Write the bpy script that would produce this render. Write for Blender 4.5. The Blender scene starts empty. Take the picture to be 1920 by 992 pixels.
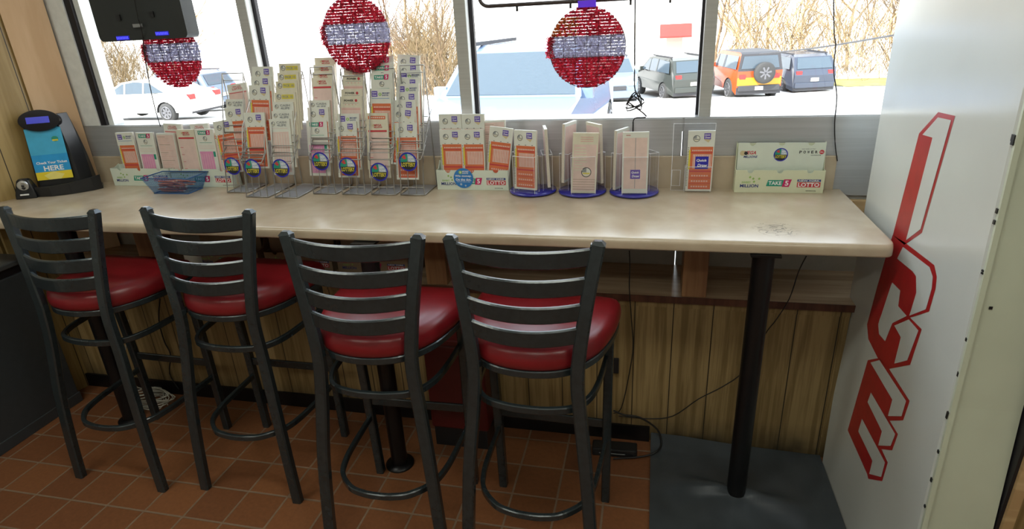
import bpy, math, random
from mathutils import Vector, Matrix
random.seed(7)
C = bpy.context.scene.collection
S = bpy.context.scene
PI = math.pi

# ------------------------------------------------------------------ camera
FPX, CYP = 1129.444, 496.0
CAM = Vector((-0.7266, -1.8909, 1.7621))
YAW, PITCH, ROLL = 0.2393, -0.3903, 0.0529
RM = Matrix.Rotation(YAW, 3, 'Z') @ Matrix.Rotation(PITCH, 3, 'X') @ Matrix.Rotation(ROLL, 3, 'Y')
cd = bpy.data.cameras.new('camera')
cd.sensor_width = 36.0
cd.lens = FPX * 36.0 / 1920.0
cd.clip_start = 0.05
cd.clip_end = 400
cam = bpy.data.objects.new('camera', cd)
C.objects.link(cam)
rt, fw, up = RM @ Vector((1, 0, 0)), RM @ Vector((0, 1, 0)), RM @ Vector((0, 0, 1))
m3 = Matrix((rt, up, -fw)).transposed()
cam.matrix_world = Matrix.Translation(CAM) @ m3.to_4x4()
S.camera = cam
S.view_settings.view_transform = 'Standard'
S.view_settings.look = 'None'
S.view_settings.gamma = 1.0
S.view_settings.use_curve_mapping = False
S.view_settings.exposure = 0.0

def at(X, Y, **k):
    """world point seen at pixel (X, Y) on the plane x=, y= or z= given (measured from the photo)"""
    d = RM @ Vector(((X - 960) / FPX, 1, -(Y - CYP) / FPX))
    a, v = list(k.items())[0]
    i = 'xyz'.index(a)
    return CAM + d * ((v - CAM[i]) / d[i])

# ------------------------------------------------------------------ world, sun, lamps
w = bpy.data.worlds.new('world')
S.world = w
w.use_nodes = True
wn = w.node_tree.nodes
wl = w.node_tree.links
bg = wn['Background']
tc = wn.new('ShaderNodeTexCoord')
sx = wn.new('ShaderNodeSeparateXYZ')
rp = wn.new('ShaderNodeValToRGB')
wl.new(tc.outputs['Generated'], sx.inputs[0])
wl.new(sx.outputs['Z'], rp.inputs[0])
rp.color_ramp.elements[0].position = 0.0
rp.color_ramp.elements[0].color = (1.0, 0.985, 0.96, 1)
rp.color_ramp.elements[1].position = 0.8
rp.color_ramp.elements[1].color = (0.75, 0.88, 1.0, 1)
wl.new(rp.outputs[0], bg.inputs[0])
bg.inputs[1].default_value = 4.6
sl = bpy.data.lights.new('sun', 'SUN')
sl.energy = 15.0
sl.angle = 0.01
sl.color = (1.0, 0.95, 0.86)
so = bpy.data.objects.new('sun', sl)
C.objects.link(so)
so.rotation_euler = (math.radians(48), 0, math.radians(-38))
LAMP_W = 11.5

# ------------------------------------------------------------------ materials
MATS = {}
def mat(name, col, rough=0.5, metal=0.0, var=0.06, scale=30.0, spec=0.5, bump=0.0, emit=None, es=1.0, coat=0.0, trans=None, sss=0):
    if name in MATS:
        return MATS[name]
    m = bpy.data.materials.new(name)
    m.use_nodes = True
    nt = m.node_tree
    b = nt.nodes['Principled BSDF']
    b.inputs['Roughness'].default_value = rough
    b.inputs['Metallic'].default_value = metal
    b.inputs['Specular IOR Level'].default_value = spec
    b.inputs['Coat Weight'].default_value = coat
    b.inputs['Coat Roughness'].default_value = 0.1
    t = nt.nodes.new('ShaderNodeTexCoord')
    n = nt.nodes.new('ShaderNodeTexNoise')
    n.inputs['Scale'].default_value = scale
    n.inputs['Detail'].default_value = 4
    nt.links.new(t.outputs['Object'], n.inputs['Vector'])
    r = nt.nodes.new('ShaderNodeValToRGB')
    c = Vector(col[:3])
    r.color_ramp.elements[0].position = 0.3
    r.color_ramp.elements[1].position = 0.7
    r.color_ramp.elements[0].color = (*(c * (1 - var)), 1)
    r.color_ramp.elements[1].color = (*(c * (1 + var)), 1)
    nt.links.new(n.outputs['Fac'], r.inputs[0])
    nt.links.new(r.outputs[0], b.inputs['Base Color'])
    if bump:
        bp = nt.nodes.new('ShaderNodeBump')
        bp.inputs['Strength'].default_value = bump
        bp.inputs['Distance'].default_value = 0.01
        nt.links.new(n.outputs['Fac'], bp.inputs['Height'])
        nt.links.new(bp.outputs[0], b.inputs['Normal'])
    if emit:
        b.inputs['Emission Color'].default_value = (*emit, 1)
        b.inputs['Emission Strength'].default_value = es
    if trans is not None:   # thin translucent sheet
        nt.links.new(r.outputs[0], b.inputs['Base Color'])
        tr = nt.nodes.new('ShaderNodeBsdfTranslucent')
        nt.links.new(r.outputs[0], tr.inputs[0])
        mx = nt.nodes.new('ShaderNodeMixShader')
        mx.inputs[0].default_value = trans
        nt.links.new(b.outputs[0], mx.inputs[1])
        nt.links.new(tr.outputs[0], mx.inputs[2])
        nt.links.new(mx.outputs[0], nt.nodes['Material Output'].inputs[0])
    MATS[name] = m
    return m

def clear(name, tint, gloss=0.08, rough=0.02, body=0.0, bodycol=(1, 1, 1)):
    m = bpy.data.materials.new(name)
    m.use_nodes = True
    nt = m.node_tree
    nt.nodes.remove(nt.nodes['Principled BSDF'])
    o = nt.nodes['Material Output']
    t = nt.nodes.new('ShaderNodeBsdfTransparent')
    t.inputs[0].default_value = (*tint, 1)
    g = nt.nodes.new('ShaderNodeBsdfGlossy')
    g.inputs['Roughness'].default_value = rough
    lw = nt.nodes.new('ShaderNodeLayerWeight')
    lw.inputs[0].default_value = 0.25
    mr = nt.nodes.new('ShaderNodeMapRange')
    mr.inputs[3].default_value = gloss
    mr.inputs[4].default_value = min(1, gloss * 4)
    nt.links.new(lw.outputs['Fresnel'], mr.inputs[0])
    mx = nt.nodes.new('ShaderNodeMixShader')
    nt.links.new(mr.outputs[0], mx.inputs[0])
    nt.links.new(t.outputs[0], mx.inputs[1])
    nt.links.new(g.outputs[0], mx.inputs[2])
    last = mx
    if body:
        d = nt.nodes.new('ShaderNodeBsdfDiffuse')
        d.inputs[0].default_value = (*bodycol, 1)
        m2 = nt.nodes.new('ShaderNodeMixShader')
        m2.inputs[0].default_value = body
        nt.links.new(mx.outputs[0], m2.inputs[1])
        nt.links.new(d.outputs[0], m2.inputs[2])
        last = m2
    nt.links.new(last.outputs[0], o.inputs[0])
    return m

def wood(name, c1, c2, rough=0.5, grain=(40, 40, 2.5), groove=None, gcol=(0.03, 0.02, 0.01), dirt=0.0, axis='X', off=0.0):
    m = bpy.data.materials.new(name)
    m.use_nodes = True
    nt = m.node_tree
    N, L = nt.nodes.new, nt.links.new
    b = nt.nodes['Principled BSDF']
    b.inputs['Roughness'].default_value = rough
    t = N('ShaderNodeTexCoord')
    mp = N('ShaderNodeMapping')
    mp.inputs['Scale'].default_value = grain
    L(t.outputs['Object'], mp.inputs['Vector'])
    n = N('ShaderNodeTexNoise')
    n.inputs['Scale'].default_value = 1.0
    n.inputs['Detail'].default_value = 5
    n.inputs['Distortion'].default_value = 0.6
    L(mp.outputs[0], n.inputs['Vector'])
    n2 = N('ShaderNodeTexNoise')
    mp2 = N('ShaderNodeMapping')
    mp2.inputs['Scale'].default_value = tuple(g / 7 for g in grain)
    L(t.outputs['Object'], mp2.inputs['Vector'])
    L(mp2.outputs[0], n2.inputs['Vector'])
    n2.inputs['Scale'].default_value = 1.0
    wv = N('ShaderNodeMath')
    wv.operation = 'MULTIPLY'
    wv.inputs[1].default_value = 22.0
    L(n2.outputs['Fac'], wv.inputs[0])
    sn = N('ShaderNodeMath')
    sn.operation = 'SINE'
    L(wv.outputs[0], sn.inputs[0])
    ad = N('ShaderNodeMath')
    ad.operation = 'MULTIPLY_ADD'
    ad.inputs[1].default_value = 0.16
    L(sn.outputs[0], ad.inputs[0])
    L(n.outputs['Fac'], ad.inputs[2])
    r = N('ShaderNodeValToRGB')
    r.color_ramp.elements[0].position = 0.3
    r.color_ramp.elements[1].position = 0.68
    r.color_ramp.elements[0].color = (*c1, 1)
    r.color_ramp.elements[1].color = (*c2, 1)
    L(ad.outputs[0], r.inputs[0])
    last = r.outputs[0]
    if groove:
        s = N('ShaderNodeSeparateXYZ')
        L(t.outputs['Object'], s.inputs[0])
        a = N('ShaderNodeMath'); a.operation = 'ADD'; a.inputs[1].default_value = 100 * groove - off
        L(s.outputs[axis], a.inputs[0])
        mo = N('ShaderNodeMath'); mo.operation = 'MODULO'; mo.inputs[1].default_value = groove
        L(a.outputs[0], mo.inputs[0])
        lt = N('ShaderNodeMath'); lt.operation = 'LESS_THAN'; lt.inputs[1].default_value = 0.0042
        L(mo.outputs[0], lt.inputs[0])
        mx = N('ShaderNodeMix'); mx.data_type = 'RGBA'
        L(lt.outputs[0], mx.inputs[0]); L(last, mx.inputs[6]); mx.inputs[7].default_value = (*gcol, 1)
        last = mx.outputs[2]
    if dirt:   # scuffed, dirty lowest band of the boards
        s2 = N('ShaderNodeSeparateXYZ'); L(t.outputs['Object'], s2.inputs[0])
        mr = N('ShaderNodeMapRange'); mr.inputs[1].default_value = 0.03; mr.inputs[2].default_value = 0.16
        mr.inputs[3].default_value = dirt; mr.inputs[4].default_value = 0
        n3 = N('ShaderNodeTexNoise'); n3.inputs['Scale'].default_value = 9
        L(t.outputs['Object'], n3.inputs['Vector'])
        L(s2.outputs['Z'], mr.inputs[0])
        ml = N('ShaderNodeMath'); ml.operation = 'MULTIPLY'; L(mr.outputs[0], ml.inputs[0]); L(n3.outputs['Fac'], ml.inputs[1])
        mx = N('ShaderNodeMix'); mx.data_type = 'RGBA'
        L(ml.outputs[0], mx.inputs[0]); L(last, mx.inputs[6]); mx.inputs[7].default_value = (0.02, 0.018, 0.012, 1)
        last = mx.outputs[2]
    L(last, b.inputs['Base Color'])
    return m

def tile_mat():
    m = bpy.data.materials.new('quarry_tile')
    m.use_nodes = True
    nt = m.node_tree
    N, L = nt.nodes.new, nt.links.new
    b = nt.nodes['Principled BSDF']
    t = N('ShaderNodeTexCoord')
    mp = N('ShaderNodeMapping')
    mp.inputs['Location'].default_value = (2.298 + 18.0, 0.417 + 17.0, 0)
    L(t.outputs['Object'], mp.inputs['Vector'])
    br = N('ShaderNodeTexBrick')
    br.offset = 0.0
    br.inputs['Scale'].default_value = 1.0
    br.inputs['Brick Width'].default_value = 0.180
    br.inputs['Row Height'].default_value = 0.170
    br.inputs['Mortar Size'].default_value = 0.005
    br.inputs['Mortar Smooth'].default_value = 0.3
    br.inputs['Bias'].default_value = -0.1
    br.inputs['Color1'].default_value = (0.235, 0.092, 0.036, 1)
    br.inputs['Color2'].default_value = (0.165, 0.062, 0.026, 1)
    br.inputs['Mortar'].default_value = (0.23, 0.155, 0.10, 1)
    L(mp.outputs[0], br.inputs['Vector'])
    n = N('ShaderNodeTexNoise'); n.inputs['Scale'].default_value = 60; n.inputs['Detail'].default_value = 5
    L(t.outputs['Object'], n.inputs['Vector'])
    mx = N('ShaderNodeMix'); mx.data_type = 'RGBA'; mx.blend_type = 'OVERLAY'; mx.inputs[0].default_value = 0.35
    L(br.outputs['Color'], mx.inputs[6]); L(n.outputs['Color'], mx.inputs[7])
    n.inputs['Roughness'].default_value = 0.7
    L(br.outputs['Color'], mx.inputs[6])
    g = N('ShaderNodeRGBToBW'); L(n.outputs['Fac'], g.inputs[0]); L(g.outputs[0], mx.inputs[7])
    L(mx.outputs[2], b.inputs['Base Color'])
    b.inputs['Roughness'].default_value = 0.42
    bp = N('ShaderNodeBump'); bp.inputs['Strength'].default_value = 0.5; bp.inputs['Distance'].default_value = 0.004
    bp.invert = True
    L(br.outputs['Fac'], bp.inputs['Height'])
    L(bp.outputs[0], b.inputs['Normal'])
    return m

def laminate():
    m = bpy.data.materials.new('beige_laminate')
    m.use_nodes = True
    nt = m.node_tree
    N, L = nt.nodes.new, nt.links.new
    b = nt.nodes['Principled BSDF']
    t = N('ShaderNodeTexCoord')
    n = N('ShaderNodeTexNoise'); n.inputs['Scale'].default_value = 6; n.inputs['Detail'].default_value = 8
    L(t.outputs['Object'], n.inputs['Vector'])
    r = N('ShaderNodeValToRGB')
    r.color_ramp.elements[0].position = 0.35; r.color_ramp.elements[0].color = (0.44, 0.345, 0.235, 1)
    r.color_ramp.elements[1].position = 0.68; r.color_ramp.elements[1].color = (0.55, 0.455, 0.33, 1)
    L(n.outputs['Fac'], r.inputs[0])
    # dark rubbed scribble marks near the right end
    n2 = N('ShaderNodeTexNoise'); n2.inputs['Scale'].default_value = 15; n2.inputs['Detail'].default_value = 3; n2.inputs['Distortion'].default_value = 2.5
    L(t.outputs['Object'], n2.inputs['Vector'])
    sx = N('ShaderNodeVectorMath'); sx.operation = 'DISTANCE'; sx.inputs[1].default_value = (1.533, -0.17, 1.07)
    L(t.outputs['Object'], sx.inputs[0])
    ms = N('ShaderNodeMapRange'); ms.inputs[1].default_value = 0.05; ms.inputs[2].default_value = 0.08; ms.inputs[3].default_value = 1; ms.inputs[4].default_value = 0
    L(sx.outputs['Value'], ms.inputs[0])
    cp = N('ShaderNodeMath'); cp.operation = 'COMPARE'; cp.inputs[1].default_value = 0.5; cp.inputs[2].default_value = 0.03
    L(n2.outputs['Fac'], cp.inputs[0])
    ml = N('ShaderNodeMath'); ml.operation = 'MULTIPLY'; L(cp.outputs[0], ml.inputs[0]); L(ms.outputs[0], ml.inputs[1])
    m5 = N('ShaderNodeMath'); m5.operation = 'MULTIPLY'; m5.inputs[1].default_value = 0.7; L(ml.outputs[0], m5.inputs[0])
    mx = N('ShaderNodeMix'); mx.data_type = 'RGBA'; L(m5.outputs[0], mx.inputs[0]); L(r.outputs[0], mx.inputs[6]); mx.inputs[7].default_value = (0.1, 0.08, 0.06, 1)
    L(mx.outputs[2], b.inputs['Base Color'])
    rr = N('ShaderNodeMapRange'); rr.inputs[3].default_value = 0.17; rr.inputs[4].default_value = 0.30
    L(n.outputs['Fac'], rr.inputs[0]); L(rr.outputs[0], b.inputs['Roughness'])
    b.inputs['Specular IOR Level'].default_value = 0.75
    return m

def brushed(name, col, rough=0.35, metal=0.6):
    m = bpy.data.materials.new(name)
    m.use_nodes = True
    nt = m.node_tree
    N, L = nt.nodes.new, nt.links.new
    b = nt.nodes['Principled BSDF']
    t = N('ShaderNodeTexCoord'); mp = N('ShaderNodeMapping'); mp.inputs['Scale'].default_value = (1.2, 6, 60)
    L(t.outputs['Object'], mp.inputs[0])
    n = N('ShaderNodeTexNoise'); n.inputs['Scale'].default_value = 2; n.inputs['Detail'].default_value = 3
    L(mp.outputs[0], n.inputs['Vector'])
    r = N('ShaderNodeValToRGB'); c = Vector(col)
    r.color_ramp.elements[0].color = (*(c * 0.82), 1); r.color_ramp.elements[1].color = (*(c * 1.15), 1)
    L(n.outputs['Fac'], r.inputs[0]); L(r.outputs[0], b.inputs['Base Color'])
    b.inputs['Roughness'].default_value = rough; b.inputs['Metallic'].default_value = metal
    return m

M_TILE = tile_mat()
M_LAM = laminate()
M_PANEL = wood('oak_panelling', (0.205, 0.135, 0.05), (0.345, 0.24, 0.105), 0.5, (95, 95, 4), groove=0.1515, off=-0.468, dirt=1.3)
M_PANEL2 = wood('olive_panelling', (0.26, 0.17, 0.055), (0.40, 0.28, 0.11), 0.45, (30, 30, 2), groove=0.17, axis='Y', off=0.02)
M_BOARD = wood('birch_board', (0.56, 0.36, 0.2), (0.72, 0.5, 0.31), 0.5, (9, 9, 1.2))
M_LEDGE = wood('ledge_wood', (0.4, 0.28, 0.17), (0.56, 0.42, 0.27), 0.25, (3, 50, 50))
M_LEDGER = wood('pale_ledger', (0.45, 0.29, 0.14), (0.6, 0.42, 0.22), 0.5, (3, 50, 50))
M_POSTW = wood('post_wood', (0.25, 0.12, 0.055), (0.4, 0.22, 0.1), 0.5, (40, 40, 3))
M_DWOOD = wood('dark_wood', (0.06, 0.02, 0.012), (0.12, 0.045, 0.025), 0.4, (40, 40, 3))
M_ALU = brushed('window_aluminium', (0.5, 0.5, 0.47), 0.45, 0.15)
M_PAN = brushed('grey_metal_panel', (0.52, 0.53, 0.54), 0.3, 0.45)
M_WPAINT_LIT = mat('white_paint_and_lit_side', (0.78, 0.8, 0.78), 0.4)  # white paint; on mullion sides it paints in the daylight
M_BLACK = mat('black_gasket', (0.012, 0.01, 0.014), 0.5)
M_LBOARD = mat('pale_grey_board', (0.42, 0.40, 0.36), 0.6)
M_WALL = mat('room_wall_paint', (0.55, 0.53, 0.47), 0.7)
M_CEIL = mat('ceiling_tile', (0.7, 0.7, 0.67), 0.8)
M_FRAME = mat('stool_metal', (0.028, 0.038, 0.042), 0.23, 0.3, 0.15, 60, spec=0.8, bump=0.03)
M_VINYL = mat('red_vinyl', (0.20, 0.010, 0.014), 0.29, 0, 0.08, 14, bump=0.06)
M_POLE = mat('black_pole', (0.006, 0.006, 0.007), 0.35, 0.2)
M_MAT = mat('black_rubber_mat', (0.05, 0.060, 0.068), 0.3, 0, 0.15, 12)
M_COOL = mat('white_enamel', (0.62, 0.64, 0.60), 0.16, 0, 0.025, 3.5, bump=0.12)
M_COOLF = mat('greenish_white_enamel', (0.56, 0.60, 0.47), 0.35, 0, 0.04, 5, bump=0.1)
M_RED = mat('red_vinyl_lettering', (0.42, 0.018, 0.02), 0.3, 0, 0.1, 25)
M_WIN = clear('window_glass', (0.98, 0.99, 1.0), 0.03)
M_ACR = clear('clear_acrylic', (0.975, 0.98, 0.99), 0.05, 0.03, 0.012, (0.8, 0.85, 1))
M_ACRE = mat('acrylic_edge', (0.95, 0.96, 1.0), 0.15)
M_WIRE = mat('chrome_wire', (0.42, 0.41, 0.39), 0.3, 0.8)
M_GPLATE = mat('grey_base_plate', (0.36, 0.36, 0.37), 0.4, 0.4)
M_PAPER = mat('slip_paper', (0.72, 0.73, 0.66), 0.7, 0, 0.03)
M_PAPEDGE = mat('slip_edges', (0.66, 0.6, 0.5), 0.8, 0, 0.15, 400)
M_CREAM = mat('cream_paper', (0.70, 0.66, 0.52), 0.7)
M_PINK = mat('pink_print', (0.72, 0.44, 0.38), 0.7)
M_LPINK = mat('pale_pink_print', (0.74, 0.56, 0.5), 0.7)
M_MAG = mat('magenta_pink_print', (0.72, 0.3, 0.5), 0.7)
M_ORA = mat('orange_print', (0.66, 0.16, 0.06), 0.65)
M_REDP = mat('red_print', (0.55, 0.05, 0.06), 0.65)
M_PURP = mat('violet_print', (0.12, 0.07, 0.42), 0.6)
M_YEL = mat('yellow_print', (0.7, 0.6, 0.06), 0.6)
M_PYEL = mat('pale_yellow_print', (0.62, 0.52, 0.3), 0.6)
M_GRN = mat('green_print', (0.02, 0.3, 0.2), 0.6)
M_LGRN = mat('lime_print', (0.3, 0.5, 0.12), 0.6)
M_MAGD = mat('crimson_print', (0.55, 0.02, 0.13), 0.6)
M_INK = mat('black_ink', (0.02, 0.022, 0.025), 0.6)
M_GREY = mat('grey_ink', (0.28, 0.3, 0.3), 0.6)
M_WHT = mat('white_print', (0.85, 0.85, 0.85), 0.6)
M_NAVY = mat('navy_print', (0.02, 0.04, 0.22), 0.6)
M_BLUE = mat('blue_ring', (0.02, 0.02, 0.4), 0.4)
M_LBLUE = mat('sky_print', (0.4, 0.5, 0.62), 0.5)
M_MBLUE = mat('mid_blue_print', (0.03, 0.2, 0.55), 0.45)
M_CARD = mat('white_card_tray', (0.68, 0.74, 0.64), 0.5, 0, 0.02)
M_CARDC = mat('cream_card_tray', (0.68, 0.70, 0.50), 0.5, 0, 0.02)
M_DCARD = mat('tan_card', (0.3, 0.22, 0.14), 0.7)
M_BPLAS = mat('black_plastic', (0.012, 0.013, 0.015), 0.3)
M_GBLACK = mat('gloss_black', (0.006, 0.006, 0.01), 0.06, coat=0.5)
M_CORD = mat('black_cord', (0.01, 0.009, 0.009), 0.5)
M_WCORD = mat('white_cord', (0.6, 0.58, 0.5), 0.5)

# ------------------------------------------------------------------ mesh builder
class MB:
    def __init__(s):
        s.v, s.f, s.m, s.sm, s.mats = [], [], [], [], []
    def mi(s, m):
        if m not in s.mats:
            s.mats.append(m)
        return s.mats.index(m)
    def add(s, vs, fs, m, smooth=False, M=None):
        o = len(s.v)
        for p in vs:
            p = Vector(p)
            s.v.append(tuple(M @ p if M else p))
        k = s.mi(m)
        for f in fs:
            s.f.append([o + i for i in f]); s.m.append(k); s.sm.append(smooth)
        return s
    def box(s, a, b, m, M=None):
        x0, y0, z0 = a; x1, y1, z1 = b
        vs = [(x0, y0, z0), (x1, y0, z0), (x1, y1, z0), (x0, y1, z0), (x0, y0, z1), (x1, y0, z1), (x1, y1, z1), (x0, y1, z1)]
        return s.add(vs, [(3, 2, 1, 0), (4, 5, 6, 7), (0, 1, 5, 4), (1, 2, 6, 5), (2, 3, 7, 6), (3, 0, 4, 7)], m, False, M)
    def quad(s, x0, z0, x1, z1, y, m, M=None):      # faces -y
        return s.add([(x0, y, z0), (x1, y, z0), (x1, y, z1), (x0, y, z1)], [(0, 1, 2, 3)], m, False, M)
    def poly(s, pts, m, M=None):
        return s.add(pts, [tuple(range(len(pts)))], m, False, M)
    def prism(s, pts, d, m, M=None, smooth=False):    # pts 3D loop, extruded by vector d
        n = len(pts); d = Vector(d)
        vs = [Vector(p) for p in pts] + [Vector(p) + d for p in pts]
        fs = [tuple(range(n)), tuple(range(2 * n - 1, n - 1, -1))]
        s.add(vs, fs, m, False, M)
        return s.add(vs, [(i, i + n, (i + 1) % n + n, (i + 1) % n) for i in range(n)], m, smooth, M)
    def disc(s, c, r, m, n=24, M=None, axis='y'):
        pts = []
        for i in range(n):
            a = -2 * PI * i / n
            if axis == 'y': pts.append((c[0] - r * math.cos(a), c[1], c[2] + r * math.sin(a)))
            else: pts.append((c[0] + r * math.cos(-a), c[1] + r * math.sin(-a), c[2]))
        return s.poly(pts, m, M)
    def sweep(s, path, prof, m, smooth=False, upv=(0, 0, 1), closed=False, M=None, caps=True):
        P = [Vector(p) for p in path]; n = len(P); k = len(prof); vs = []
        for i, p in enumerate(P):
            if closed: t = (P[(i + 1) % n] - P[i - 1])
            else: t = P[min(i + 1, n - 1)] - P[max(i - 1, 0)]
            t.normalize(); u = Vector(upv)
            if abs(t.dot(u)) > 0.98: u = Vector((0, 1, 0)) if abs(t.y) < 0.9 else Vector((1, 0, 0))
            sd = t.cross(u).normalized(); u2 = sd.cross(t).normalized()
            for a, b in prof: vs.append(p + sd * a + u2 * b)
        fs = []
        for i in range(n if closed else n - 1):
            j = (i + 1) % n
            for q in range(k): fs.append((i * k + q, i * k + (q + 1) % k, j * k + (q + 1) % k, j * k + q))
        s.add(vs, fs, m, smooth, M)
        if not closed and caps:
            s.add(vs[:k], [tuple(range(k - 1, -1, -1))], m, False, M); s.add(vs[-k:], [tuple(range(k))], m, False, M)
        return s
    def tube(s, path, r, m, k=8, closed=False, M=None, upv=(0, 0, 1)):
        return s.sweep(path, [(r * math.cos(2 * PI * i / k), r * math.sin(2 * PI * i / k)) for i in range(k)], m, True, upv, closed, M)
    def bar(s, path, w, h, m, c=0.0, closed=False, M=None, upv=(0, 0, 1)):
        a, b = w / 2, h / 2
        if c: pr = [(-a + c, -b), (a - c, -b), (a, -b + c), (a, b - c), (a - c, b), (-a + c, b), (-a, b - c), (-a, -b + c)]
        else: pr = [(-a, -b), (a, -b), (a, b), (-a, b)]
        return s.sweep(path, pr, m, False, upv, closed, M)
    def lathe(s, prof, m, n=24, c=(0, 0, 0), M=None, smooth=True):
        vs, fs = [], []; k = len(prof)
        for i in range(n):
            a = 2 * PI * i / n
            for r, z in prof: vs.append((c[0] + r * math.cos(a), c[1] + r * math.sin(a), c[2] + z))
        for i in range(n):
            j = (i + 1) % n
            for q in range(k - 1): fs.append((i * k + q, j * k + q, j * k + q + 1, i * k + q + 1))
        return s.add(vs, fs, m, smooth, M)
    def text(s, t, x, z, h, m, y=-0.0012, wid=None, M=None, shear=0.0, bold=0.0):
        vs, fs = text_geo(t)
        xs = [p[0] for p in vs]; zs = [p[1] for p in vs]
        x0, x1, z0, z1 = min(xs), max(xs), min(zs), max(zs)
        sz = h / (z1 - z0); sxx = (wid / (x1 - x0)) if wid else sz
        cx, cz = (x0 + x1) / 2, (z0 + z1) / 2
        out = [(x + (px - cx) * sxx + shear * (pz - cz) * sz, y, z + (pz - cz) * sz) for px, pz in vs]
        if bold:
            s.add([(a + bold, b, c) for a, b, c in out], fs, m, False, M)
        return s.add(out, fs, m, False, M)
    def build(s, name, parent=None, loc=None, rz=0.0):
        me = s.mesh(name)
        return link(name, me, parent, loc, rz)
    def mesh(s, name):
        me = bpy.data.meshes.new(name)
        me.from_pydata(s.v, [], s.f)
        for m in s.mats: me.materials.append(m)
        me.polygons.foreach_set('material_index', s.m)
        me.polygons.foreach_set('use_smooth', s.sm)
        me.update()
        return me

_TX = {}
def text_geo(t):
    if t not in _TX:
        cu = bpy.data.curves.new('txt', 'FONT'); cu.body = t; cu.size = 1.0; cu.resolution_u = 2
        cu.offset = 0.025
        ob = bpy.data.objects.new('txt', cu); C.objects.link(ob)
        dg = bpy.context.evaluated_depsgraph_get()
        me = bpy.data.meshes.new_from_object(ob.evaluated_get(dg))
        _TX[t] = ([(v.co.x, v.co.y) for v in me.vertices], [tuple(p.vertices) for p in me.polygons])
        bpy.data.objects.remove(ob); bpy.data.meshes.remove(me); bpy.data.curves.remove(cu)
    return _TX[t]

def link(name, data, parent=None, loc=None, rz=0.0):
    o = bpy.data.objects.new(name, data)
    C.objects.link(o)
    if parent is not None: o.parent = parent
    if loc is not None: o.location = loc
    if rz: o.rotation_euler = (0, 0, rz)
    return o
def tag(o, label=None, cat=None, group=None, kind=None):
    if label: o['label'] = label
    if cat: o['category'] = cat
    if group: o['group'] = group
    if kind: o['kind'] = kind
    return o
def thing(name, label, cat, loc=(0, 0, 0), rz=0.0, group=None):
    return tag(link(name, None, None, loc, rz), label, cat, group)
def struct(name, mb, label=None):
    o = mb.build(name); o['kind'] = 'structure'
    return o
def bevel(o, wd=0.004, seg=2):
    b = o.modifiers.new('bevel', 'BEVEL'); b.width = wd; b.segments = seg; b.limit_method = 'ANGLE'
    return o
def dup(root, loc, rz, label, group=None):
    r = root.copy(); C.objects.link(r); r.location = loc; r.rotation_euler = (0, 0, rz); r['label'] = label
    if group: r['group'] = group
    for ch in list(root.children):
        c = ch.copy(); C.objects.link(c); c.parent = r
        for g in list(ch.children):
            d = g.copy(); C.objects.link(d); d.parent = c
    return r

# ------------------------------------------------------------------ room shell
WY = 0.650          # inner face of the window wall
XL, XR, YB, ZC = -4.7, 1.6, -4.6, 2.95
struct('floor', MB().box((XL, YB, -0.05), (XR, 0.9, 0), M_TILE))
struct('ceiling', MB().box((XL, YB, ZC), (XR, 0.9, ZC + 0.08), M_CEIL))
struct('wall_back', MB().box((XL, YB - 0.1, -0.05), (XR, YB, ZC + 0.08), M_WALL))
struct('wall_left', MB().box((XL - 0.1, YB - 0.1, -0.05), (XL, 0.9, ZC + 0.08), M_WALL))
struct('wall_right', MB().box((XR, YB - 0.1, -0.05), (XR + 0.1, 0.9, ZC + 0.08), M_WALL))
# window wall: header, low boards with the narrow daylight gap beside the post
struct('wall_front', MB().box((XL, WY, 2.62), (XR, 0.8, ZC), M_WALL)
       .box((XL, WY + 0.0, -0.05), (-0.611, WY + 0.1, 1.30), M_LBOARD).box((-0.604, WY, -0.05), (XR, WY + 0.1, 1.30), M_LBOARD)
       .box((XL, WY, 1.30), (-3.52, 0.8, 2.62), M_WALL).box((1.0, WY, 1.30), (XR, 0.8, 2.62), M_WALL))
# grey metal panel under the glass
struct('trim_1', MB().box((-3.56, WY - 0.012, 1.045), (-0.611, WY - 0.0005, 1.352), M_PAN).box((-0.604, WY - 0.012, 1.045), (1.0, WY - 0.0005, 1.352), M_PAN)
       .box((-3.53, WY - 0.002, 1.30), (1.0, WY + 0.12, 1.356), M_PAN))
# panelled knee wall and its ledge
struct('wall_knee', MB().box((-3.72, 0.34, 0), (0.022, 0.36, 0.69), M_PANEL).box((-3.72, 0.335, 0.66), (0.022, 0.34, 0.69), M_PANEL)
       .box((-0.006, 0.334, 0.0), (0.001, 0.34, 0.66), M_PANEL))
struct('trim_2', MB().box((-3.72, 0.322, 0.69), (0.60, WY - 0.001, 0.716), M_LEDGE).box((-3.72, 0.318, 0.688), (0.60, 0.322, 0.716), M_DWOOD))
struct('trim_3', MB().box((-3.5, 0.605, 0.975), (0.6, WY - 0.013, 1.03), M_LEDGER))
struct('baseboard_front', MB().box((-3.72, 0.328, 0.0), (-0.69, 0.34, 0.075), M_POLE))
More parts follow.
